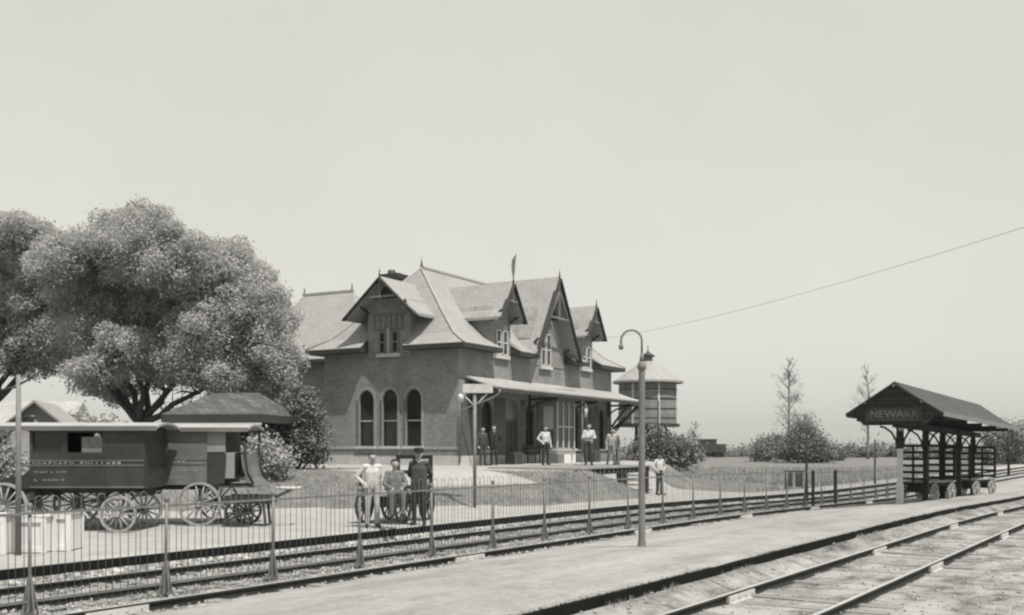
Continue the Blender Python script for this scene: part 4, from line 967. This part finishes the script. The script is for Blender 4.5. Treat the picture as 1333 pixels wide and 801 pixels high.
for s_ in (-1, 1): MB().bar((.3, s_*.25, .5), (.34, s_*.25, .02), .05, .05).build('leg', DIRON, hc)
# pale crates by the kerb
def crate(u, v, w, dd, h, lab, rz=0., mt=None):
    p = gp(u, v, 0); o = empty('wooden_crate', p, TH+rz); tag(o, lab, 'crate', 'pale crates on the platform strip')
    MB().box((0, 0, h/2), (w-.05, dd-.05, h-.04)).build('case', CRATE, o); m = MB()
    for sx_ in (-1, 1):
        for sy_ in (-1, 1): MB().box((sx_*(w/2-.04), sy_*(dd/2-.01), h/2), (.09, .03, h-.01)).build('batten', CRATE, o); MB().box((0, sy_*(dd/2-.006), (h-.06) if sx_ > 0 else .06), (w-.16, .028, .09)).build('rail_board', CRATE, o)
    MB().box((0, 0, h), (w+.02, dd+.02, .03)).build('lid', PTRIM, o)
crate(-12, 720, .85, .7, .70, 'pale wooden crate at the very edge, left of the slim pole'); crate(48, 718, .62, .7, .66, 'pale wooden crate just right of the slim pole'); crate(88, 716, .34, .6, .70, 'narrow pale wooden crate at the end of the crates, before the omnibus wheel')

# ---------------------------------------------------------------- houses at left
p = dp(44, 646, 52); hs = empty('gabled_house', (p.x, p.y, .6), TH+.25); tag(hs, 'small gabled house half hidden behind the nearer omnibus and tree', 'house')
k = 52/F; zt = lambda v: H-.6-(v-580)*k
MB().prism([(-1.25, 0, -.6), (1.35, 0, -.6), (1.35, 0, zt(552)), (.05, 0, zt(524)), (-1.25, 0, zt(552))], (0, 6, 0)).build('wall', DSTONE, hs)
for s_ in (-1, 1): MB().prism([(.05, -.35, zt(521)), (s_*1.65+.05, -.35, zt(558)), (s_*1.65+.05, -.35, zt(561)), (.05, -.35, zt(524.5))], (0, 6.6, 0)).build('roof_slope', SLATE, hs)
q = MB().box((-.25, -.02, zt(547)), (.5, .06, .55)).build('window', GLASS, hs); MB().box((-.25, -.04, zt(541)-.02), (.6, .05, .06)).build('frame', PTRIM, q)
p = dp(-30, 640, 70); h2 = empty('pale_house', (p.x, p.y, .5), TH+.1); tag(h2, 'long pale house low behind the pole at the left edge', 'house')
k = 70/F; zt = lambda v: H-.5-(v-580)*k
MB().bb(-5, 5.5, 0, 6, -.6, zt(560)).build('wall', STONE, h2)
MB().prism([(-5.5, -.5, zt(561)), (-5.5, 6.5, zt(561)), (-5.5, 3, zt(520))], (11.5, 0, 0)).build('roof', DSTONE, h2)
for i in range(4):
    q = MB().bb(-3.6+2.4*i, -2.7+2.4*i, -.02, .1, zt(590), zt(567)).build('window', GLASS, h2); MB().bb(-3.15+2.4*i-.03, -3.15+2.4*i+.03, -.035, 0, zt(590), zt(567)).build('sash', PTRIM, q)
# low open shed behind the omnibus
p = dp(299, 580, 36); k = 36/F; zt = lambda v: H-(v-580)*k
sd = empty('open_shed', (p.x, p.y, 0), TH-.12); tag(sd, 'low open sided shed with hipped shingle roof behind the omnibuses', 'shed')
V = [(-1.75, -1.6, zt(541)), (1.7, -1.6, zt(541)), (1.7, 2.6, zt(541)), (-1.75, 2.6, zt(541)), (-.8, .4, zt(511)), (.9, .4, zt(511))]
V += [(x, y, z-.28) for x, y, z in V[:4]]
rf = welded(MB().add(V, [(0, 1, 5, 4), (1, 2, 5), (2, 3, 4, 5), (3, 0, 4)]).add(V, [(0, 6, 7, 1), (1, 7, 8, 2), (2, 8, 9, 3), (3, 9, 6, 0), (6, 9, 8, 7)], 1), 'roof', [OSH, DTRIM], sd)
MB().bar((-1.8, -1.66, zt(541)-.33), (1.75, -1.66, zt(541)-.33), .06, .07).build('gutter', PTRIM, sd)
for x in (-1.6, -.05, 1.55): MB().box((x, -1.4, (zt(541)-.3)/2), (.15, .15, zt(541)-.3)).build('post', DWOOD, sd)
MB().bb(-1.65, 1.6, 2.3, 2.4, -.2, zt(541)-.28).bb(-1.65, -1.55, -1.3, 2.29, -.2, zt(541)-.28).build('back_wall', DWOOD, sd)

# ---------------------------------------------------------------- vegetation
def leaves(name, lobes, n, size, mt, parent=None, shell=.55, seed=1, flat=.0, z0=None, gaps=0.):
    g_ = np.random.default_rng(seed); L = np.array([l for l in lobes], float); vol = L[:, 3]*L[:, 4]*L[:, 5]; pr = vol**.8; pr /= pr.sum()
    li = g_.choice(len(L), n, p=pr); d = g_.normal(size=(n, 3)); d /= np.linalg.norm(d, axis=1)[:, None]
    rad = shell+(1-shell)*g_.random(n)**.7; rad = np.where(g_.random(n) < .12, g_.random(n)*shell, rad); rad *= 1+.02*g_.normal(size=n)
    P = L[li, :3]+d*rad[:, None]*L[li, 3:6]
    if gaps:                                               # clumping: leaves gather around twigs
        nt_ = max(50, n//45); tw = P[g_.choice(n, nt_)]; j = g_.integers(0, nt_, n); mk = g_.random(n) < gaps
        P = np.where(mk[:, None], tw[j]+g_.normal(size=(n, 3))*size*1.7, P)
    if z0 is not None: P = P[P[:, 2] > z0]; n = len(P); d = d[:n]
    nn = d*.5+g_.normal(size=(n, 3))*.75+np.array((0, 0, .55)); nn /= np.linalg.norm(nn, axis=1)[:, None]
    a = np.cross(nn, g_.normal(size=(n, 3))); a /= np.linalg.norm(a, axis=1)[:, None]; b = np.cross(nn, a)
    s_ = size*(.6+.8*g_.random(n))[:, None]; a = a*s_*.5; b = b*s_*.32; c = nn*s_*.12
    V = np.stack([P-a+c, P+b-c*.3, P+a+c, P-b-c*.3], 1).reshape(-1, 3)
    return raw(name, V, np.arange(n*4).reshape(n, 4), mt, parent)
def limbs(name, segs, mt, parent):
    m = MB()
    for pts, rs in segs: m.tube(pts, rs, 8)
    return m.build(name, mt, parent)
def grow(base, tips, r0, seed, twig=3):
    rr = random.Random(seed); segs = []
    for t in tips:
        b = Vector(base); t = Vector(t); pts = [b]; n = 6
        for i in range(1, n+1):
            f = i/n; q = b.lerp(t, f); q += Vector((rr.uniform(-1, 1), rr.uniform(-1, 1), rr.uniform(-.4, .6)))*.05*(t-b).length*(1-f*.6); pts.append(q)
        rs = [r0*(1-.82*i/n) for i in range(n+1)]; segs.append((pts, rs))
        for i in range(3, n+1):
            for _ in range(twig):
                q = pts[i]; e = q+Vector((rr.uniform(-1, 1), rr.uniform(-1, 1), rr.uniform(-.1, .9)))*.26*(t-b).length; mid = q.lerp(e, .5)+Vector((rr.uniform(-.1, .1), rr.uniform(-.1, .1), .1)); segs.append(([q, mid, e], [rs[i]*.5, rs[i]*.35, .012]))
    return segs
def C3(u, v, d, dd=0.):
    q = dp(u, v, d+dd); return q
def tree_at(d, base_uv, lobes_px, nleaf, size, lab, trunk_r, tips_px, seed, mt=LEAF, bark=BARK, name='leafy_tree', group=None, shell=.55, zb=None, twig=3, gaps=.45, clump=0):
    k = d/F; q = dp(base_uv[0], base_uv[1], d); zb = q.z if zb is None else zb; o = empty(name, (q.x, q.y, zb)); tag(o, lab, 'tree', group); org = Vector((q.x, q.y, zb))
    lob = []
    for (u, v, r, rv, dd) in lobes_px:
        c = C3(u, v, d, dd)-org; lob.append((c.x, c.y, c.z, r*k, r*k, rv*k))
    if clump:
        rc = random.Random(seed+100); sub = []
        ws = [l[3]*l[4]*l[5] for l in lob]
        for _ in range(clump):
            l = rc.choices(lob, ws)[0]; v_ = Vector((rc.gauss(0, 1), rc.gauss(0, 1), rc.gauss(0, 1))).normalized(); f = rc.uniform(.5, 1.05); q_ = rc.uniform(8, 17)*k
            sub.append((l[0]+v_.x*l[3]*f, l[1]+v_.y*l[4]*f, l[2]+v_.z*l[5]*f, q_*1.15, q_*1.15, q_*.85))
        lob = [tuple(l[:3])+(l[3]*.95, l[4]*.95, l[5]*.95) for l in lob]+sub; shell = .5
    leaves('crown', lob, nleaf, size, mt, o, shell, seed, gaps=gaps)
    fork = dp(base_uv[0]+2, base_uv[2], d)-org
    segs = [([Vector((0, 0, -.3)), Vector((0, 0, .1)), fork*.5+Vector((.05, .05, 0)), fork], [trunk_r*1.35, trunk_r*1.1, trunk_r*.95, trunk_r*.9])]
    tips = [C3(u, v, d, dd)-org for u, v, dd in tips_px]; segs += grow(fork, tips, trunk_r*.62, seed, twig); limbs('trunk', segs, bark, o); return o
rr = random.Random(4)
# outline of the big crown in the photo: a broad dome, dense on the right
big = []
def dome(u, v, r, rv, dd): big.append((u, v, r, rv, dd))
for (u, v, r, rv) in [(180, 325, 62, 52), (240, 345, 55, 48), (295, 365, 52, 48), (335, 400, 44, 46), (350, 445, 36, 44), (345, 485, 34, 30), (130, 350, 52, 48), (150, 400, 60, 50), (215, 405, 66, 52), (280, 430, 62, 50), (120, 440, 48, 40), (180, 460, 52, 38), (245, 470, 52, 34), (300, 490, 42, 28), (130, 485, 40, 24), (200, 305, 36, 30), (165, 298, 34, 28), (100, 395, 40, 40), (318, 470, 38, 40), (352, 500, 24, 26), (345, 512, 26, 22), (308, 512, 28, 15), (150, 508, 38, 16), (112, 500, 30, 18), (360, 425, 30, 40), (365, 470, 26, 34), (338, 510, 24, 24), (300, 345, 40, 36), (85, 322, 30, 24), (112, 318, 30, 28), (98, 345, 40, 44), (72, 340, 34, 40), (150, 305, 34, 26), (190, 288, 26, 22)]:
    dome(u, v, r, rv, rr.uniform(-2.2, 2.2))
tree_at(41, (180, 648, 552), big, 330000, .1, 'big round leafy tree left of the station, crown hanging behind the omnibuses', .25,
        [(130, 495, -.5), (150, 440, .8), (185, 430, -.8), (215, 420, .6), (250, 470, -.4), (280, 440, 1), (110, 440, .2), (320, 470, -.6)], 3, zb=.3, gaps=.12, clump=700)
left = [(u, v, r, rv, rr.uniform(-2, 2)) for u, v, r, rv in [(10, 320, 55, 46), (50, 335, 42, 40), (-30, 370, 60, 60), (40, 385, 52, 46), (75, 375, 38, 40), (5, 440, 52, 44), (60, 440, 44, 40), (95, 440, 34, 38), (40, 476, 36, 22), (-40, 460, 50, 40), (20, 296, 30, 22)]]
tree_at(45, (-20, 648, 540), left, 150000, .11, 'leafy tree cut by the left edge, behind the slim pole', .32, [(0, 470, 0), (40, 430, .5), (-50, 440, -.5), (70, 440, .8)], 9, zb=.4, gaps=.12, clump=330)
# a second, many-stemmed tree between the big tree and the shed
st_ = tree_at(46, (228, 640, 600), [(230, 470, 40, 30, 0), (265, 480, 34, 28, .6), (205, 480, 30, 24, -.5)], 9000, .14, 'thin many stemmed tree between the big tree and the shed', .09,
        [(205, 500, 0), (222, 490, .3), (238, 488, -.3), (255, 492, .2), (275, 505, 0), (290, 512, .3), (212, 520, -.2)], 21, zb=.4, twig=2)
# evergreen bush at the station corner
def bush(d, u, v, lobes_px, n, size, lab, mt, seed, name='bush', zb=None, shell=.35, stem=True, cat='bush', group=None):
    k = d/F; q = dp(u, v, d); o = empty(name, (q.x, q.y, q.z if zb is None else zb)); tag(o, lab, cat, group); org = Vector(o.location); lob = []
    for (a, b, r, rv, dd) in lobes_px:
        c = dp(a, b, d+dd)-org; lob.append((c.x, c.y, c.z, r*k, r*k, rv*k))
    leaves('foliage', lob, n, size, mt, o, shell, seed, gaps=.5)
    if stem:
        g_ = random.Random(seed); segs = [([Vector((g_.uniform(-.05, .05), g_.uniform(-.05, .05), -.2)), Vector(l[:3])*.5+Vector((0, 0, -.05)), Vector(l[:3])], [.05+.02*l[3], .04, .015]) for l in lob]; limbs('stem', segs, BARK, o)
    return o
bush(38, 384, 616, [(392, 535, 26, 26, 0), (385, 560, 28, 26, .2), (398, 580, 24, 22, -.2), (412, 590, 16, 16, 0), (395, 515, 16, 16, 0), (375, 540, 16, 16, .3), (410, 555, 14, 18, 0)], 13000, .11, 'dark evergreen bush at the left corner of the station', LEAFD, 31, 'evergreen_bush', cat='bush')
bush(34, 345, 627, [(332, 600, 17, 18, 0), (350, 590, 20, 18, .2), (362, 604, 18, 16, -.1), (340, 580, 14, 16, .3), (325, 612, 12, 12, 0)], 5200, .12, 'pale leaved garden shrub in front of the dark evergreen', LEAFP, 33, 'garden_shrub')
bush(36.5, 337, 620, [(330, 572, 16, 20, 0), (342, 566, 12, 16, .1), (322, 590, 12, 18, 0)], 3000, .12, 'dark shrub before the open shed, behind the pale leaved one', LEAFD, 35, 'garden_shrub')
bush(37, 385, 612, [(372, 604, 9, 9, 0), (364, 608, 8, 7, 0)], 700, .1, 'small low shrub at the foot of the dark evergreen', LEAFP, 36, 'garden_shrub')
# left background greenery
bush(60, 90, 640, [(95, 560, 40, 22, 0), (140, 568, 40, 24, 1), (190, 575, 40, 22, 0), (235, 575, 36, 26, 0), (60, 590, 40, 26, 1)], 16000, .18, 'pale bushes behind the omnibuses, under the big tree', LEAFP, 41, 'bush', zb=.7)
bush(30, 8, 668, [(5, 610, 26, 34, 0), (-15, 630, 24, 30, 0), (28, 640, 18, 22, .3)], 4200, .13, 'dark leafy bush behind the slim pole at the left edge', LEAFF, 43, 'bush')
# right background: hedge, bushes, bare trees
for i, (u, v, d, lob, n, lab, mt) in enumerate([
    (850, 606, 68, [(857, 580, 13, 16, 0), (846, 590, 12, 11, 0), (868, 592, 12, 9, 0), (884, 590, 15, 12, 1), (828, 597, 13, 8, 0)], 4500, 'dark round bush under the water tank', LEAFB),
    (838, 604, 100, [(815, 596, 16, 8, 0), (838, 595, 18, 9, 0), (800, 598, 14, 6, 0)], 2600, 'bushes between the station end and the lamp post', LEAFF),
    (890, 604, 110, [(888, 588, 14, 14, 0), (902, 595, 12, 9, 0)], 1600, 'small bush right of the water tank', LEAFB),
    (1000, 604, 120, [(995, 585, 16, 15, 0), (1012, 582, 14, 16, 1), (985, 590, 10, 10, 0)], 3000, 'grey green bushes left of the big dark clump', LEAFF),
    (1045, 604, 112, [(1040, 578, 22, 20, 0), (1058, 584, 20, 18, 0), (1026, 586, 16, 14, 0), (1048, 562, 14, 13, 0), (1072, 592, 14, 10, 0)], 6500, 'big dark clump of bushes in the field beyond the fence', LEAFB),
    (1090, 603, 125, [(1088, 592, 12, 10, 0)], 1000, 'small round bush right of the big dark clump', LEAFD)]):
    bush(d, u, v, lob, n*3, .25, lab, mt, 60+i, 'bush', zb=.3)
g_ = random.Random(8)
lob = [(u, 594+g_.uniform(-4, 4), g_.uniform(9, 15), g_.uniform(7, 12), g_.uniform(-3, 3)) for u in range(1095, 1345, 12)]
o = bush(150, 1200, 606, lob, 30000, .35, 'far hedgerow', LEAFB, 77, 'far_hedgerow', zb=.2, stem=False); o['label'] = 'long far hedgerow running behind the open shelter'; o['category'] = 'hedge'
lob = [(u, 595+g_.uniform(-2, 2), g_.uniform(8, 12), g_.uniform(6, 9), g_.uniform(-3, 3)) for u in range(896, 990, 9)]
o = bush(160, 940, 606, lob, 12000, .35, 'low far hedgerow in the field between the water tank and the bushes', LEAFB, 78, 'far_hedgerow', zb=.2, stem=False, cat='hedge')
lob = [(u, 570+g_.uniform(-8, 8), g_.uniform(16, 22), g_.uniform(16, 24), g_.uniform(-2, 2)) for u in (1300, 1325, 1350, 1375)] + [(u, 592, 20, 16, 0) for u in (1295, 1320, 1345)]
bush(120, 1330, 606, lob, 24000, .28, 'grey hazy trees at the right edge beyond the shelter', LEAFF, 79, 'far_trees', zb=.2, cat='trees')
def bare(d, u, vb, vt, wpx, lab, n, seed, leafn=600):
    k = d/F; q = dp(u, vb, d); o = empty('bare_tree', q); tag(o, lab, 'tree', 'tall thin trees beyond the field'); h = (vb-vt)*k; g_ = random.Random(seed); segs = []
    pts = [Vector((g_.uniform(-.1, .1)*i*.3, g_.uniform(-.1, .1)*i*.3, h*i/8)) for i in range(9)]; rs = [.028*h*(1-.9*i/8)*.6+.01 for i in range(9)]; segs.append((pts, rs)); lob = []
    for i in range(n):
        f = g_.uniform(.28, .97); b = pts[int(f*8)].lerp(pts[min(8, int(f*8)+1)], f*8-int(f*8)); a = g_.uniform(0, 6.28); L = wpx*k*(.25+.6*math.sin(math.pi*min(1, f*1.05)))*g_.uniform(.45, 1.2)
        e = b+Vector((math.cos(a)*L*.75, math.sin(a)*L*.75, L*g_.uniform(.5, 1.2))); mid = b.lerp(e, .5)+Vector((0, 0, -.08*L)); segs.append(([b, mid, e], [.05, .035, .012]))
        for _ in range(3):
            e2 = mid.lerp(e, g_.random())+Vector((g_.uniform(-1, 1), g_.uniform(-1, 1), g_.uniform(0, 1)))*L*.35; segs.append(([mid, e2], [.025, .01]))
        lob.append((mid.x*.4+e.x*.6, mid.y*.4+e.y*.6, mid.z*.4+e.z*.6, L*.55, L*.55, L*.6))
    limbs('trunk', segs, BARKL, o); leaves('crown', lob, leafn*2, .13, LEAFF, o, .1, seed, gaps=.6)
bare(118, 1026, 602, 466, 26, 'tall thin tree with sparse twigs rising over the bushes', 34, 91, 900)
bare(135, 1129, 602, 474, 26, 'tall thin tree left of the shelter roof, sparse leaves at its top', 24, 92, 700)
bare(130, 903, 602, 548, 18, 'small bare tree in the field right of the water tank', 16, 93, 200)
bare(116, 1046, 602, 540, 26, 'short branching tree just right of the tallest thin one', 18, 94, 700)
# far dark wagon in the field
p = dp(925, 590, 150); k = 150/F; o = empty('railway_wagon', (p.x, p.y, .2), TH+.1); tag(o, 'dark boxy railway wagon far off in the field right of the tank', 'wagon')
MB().box((0, 0, 1.35), (34*k, 2.4, 1.2)).build('body', DTRIM, o); MB().box((-5*k, 0, 2.2), (19*k, 2.3, .75)).build('cabin', DTRIM, o); MB().box((-5*k, 0, 2.62), (20*k, 2.5, .1)).build('roof', DSLATE, o)
for x in (-1.3, -.6, .6, 1.3):
    for s_ in (-1, 1): MB().tube([(x, s_*.75, .4), (x, s_*.85, .4)], .38, 12).build('wheel', DIRON, o)
p = dp(1320, 608, 140); o = empty('far_cottage', (p.x, p.y, .2), TH); tag(o, 'low pale cottage far off at the right edge', 'house'); k = 140/F
MB().box((0, 0, .9), (26*k, 3, 1.8)).build('wall', STONE, o); MB().prism([(-14*k, -1.7, 1.8), (-14*k, 1.7, 1.8), (-14*k, 0, 2.9)], (28*k, 0, 0)).build('roof', SLATE, o)
q = MB().box((-.4, -1.51, 1.0), (.6, .04, .8)).build('window', GLASS, o)

# grass on the bank and the meadow, weeds by the right track
def tufts(name, n, region, size, mt, seed, dens=None):
    g_ = np.random.default_rng(seed); V = []; k = 0
    while k < n:
        x, y = region(g_)
        h = gz(x, y)
        if dens and not dens(x, y, h): continue
        for _ in range(5):
            a = g_.uniform(0, 6.28); l = size*g_.uniform(.5, 1.3); w_ = size*.09; cx, sx_ = math.cos(a), math.sin(a); ox, oy = g_.normal(0, size*.5, 2); ln = g_.uniform(.1, .6)*l
            V += [(x+ox-sx_*w_, y+oy+cx*w_, h-.02), (x+ox+sx_*w_, y+oy-cx*w_, h-.02), (x+ox+cx*ln, y+oy+sx_*ln, h+l)]
        k += 1
    V = np.array(V); tag(raw(name, V, np.arange(len(V)).reshape(-1, 3), mt), kind='stuff')
tufts('bank_grass', 9000, lambda g_: (g_.uniform(-30, -17), g_.uniform(20, 38)), .085, GRASS, 5, lambda x, y, h: .06 < h < 1.03 and not (h > .62 and 26.6 < y < 30.4))
tufts('meadow_grass', 9000, lambda g_: (g_.uniform(-34, -18), g_.uniform(41, 80)), .28, GRASS, 6, lambda x, y, h: w2st(x, y)[1] < -9.5 or w2st(x, y)[0] > 21)
tufts('track_weeds', 420, lambda g_: (g_.uniform(-2.9, 1.5), g_.uniform(6, 22)), .07, GRASS, 7, lambda x, y, h: math.sin(x*2.1+y*.6)*math.sin(y*1.1-x) > .2)

def pebbles(name, n, region, lo, hi, mt, seed, hfun):
    g_ = np.random.default_rng(seed); V = []; Fq = []
    for i in range(n):
        x, y = region(g_); z = hfun(x, y); r_ = g_.uniform(lo, hi); q = [(1, 0, 0), (0, 1, 0), (-1, 0, 0), (0, -1, 0), (0, 0, .8), (0, 0, -.8)]; a = g_.uniform(0, 6.28); ca, sa = math.cos(a), math.sin(a); o = len(V)
        for p_ in q:
            f = r_*g_.uniform(.7, 1.25); V.append((x+(p_[0]*ca-p_[1]*sa)*f, y+(p_[0]*sa+p_[1]*ca)*f, z+p_[2]*f+r_*.15))
        for k in range(4): Fq += [(o+k, o+(k+1) % 4, o+4), (o+(k+1) % 4, o+k, o+5)]
    tag(raw(name, V, np.array(Fq), mt), kind='stuff')
STONEP = surf('ballast_stone', .26, .55, 3, .95)
pebbles('ballast_stones', 9000, lambda g_: (g_.uniform(-15.6, -11.7), 4+g_.uniform(0, 1)**1.6*40), .02, .05, STONEP, 3, lambda x, y: gz(x, y))
pebbles('edge_gravel', 5000, lambda g_: (-6.16+abs(g_.normal(0, .05))*-1+.03, 3+g_.uniform(0, 1)**1.4*50), .012, .032, ISLE, 4, lambda x, y: .115+drop(y))
pebbles('track_stones', 3500, lambda g_: (g_.uniform(-6.0, .5), 3+g_.uniform(0, 1)**1.5*30), .01, .035, STONEP, 5, lambda x, y: gz(x, y))

tufts('fence_weeds', 500, lambda g_: (g_.normal(-12.85, .12), 5+g_.uniform(0, 1)**1.4*32), .09, GRASS, 12, None)
tufts('kerb_weeds', 260, lambda g_: (g_.normal(-5.95, .06), 5+g_.uniform(0, 1)**1.2*30), .05, GRASS, 13, lambda x, y, h: math.sin(y*1.7)+math.sin(y*.6) > .5 and x > -6.05)

hm = bpy.data.materials.new('haze_air'); hm.use_nodes = True; hn = hm.node_tree; hn.nodes.remove(hn.nodes['Principled BSDF'])
pv = nd(hn, 'ShaderNodeVolumePrincipled'); pv.inputs['Color'].default_value = (.9, .9, .88, 1); pv.inputs['Density'].default_value = .0002; pv.inputs['Anisotropy'].default_value = 0
hn.links.new(pv.outputs[0], hn.nodes['Material Output'].inputs['Volume'])
hz = MB().bb(-706, 406, -36, 1206, -1.7, 16).build('haze', hm); tag(hz, kind='stuff')
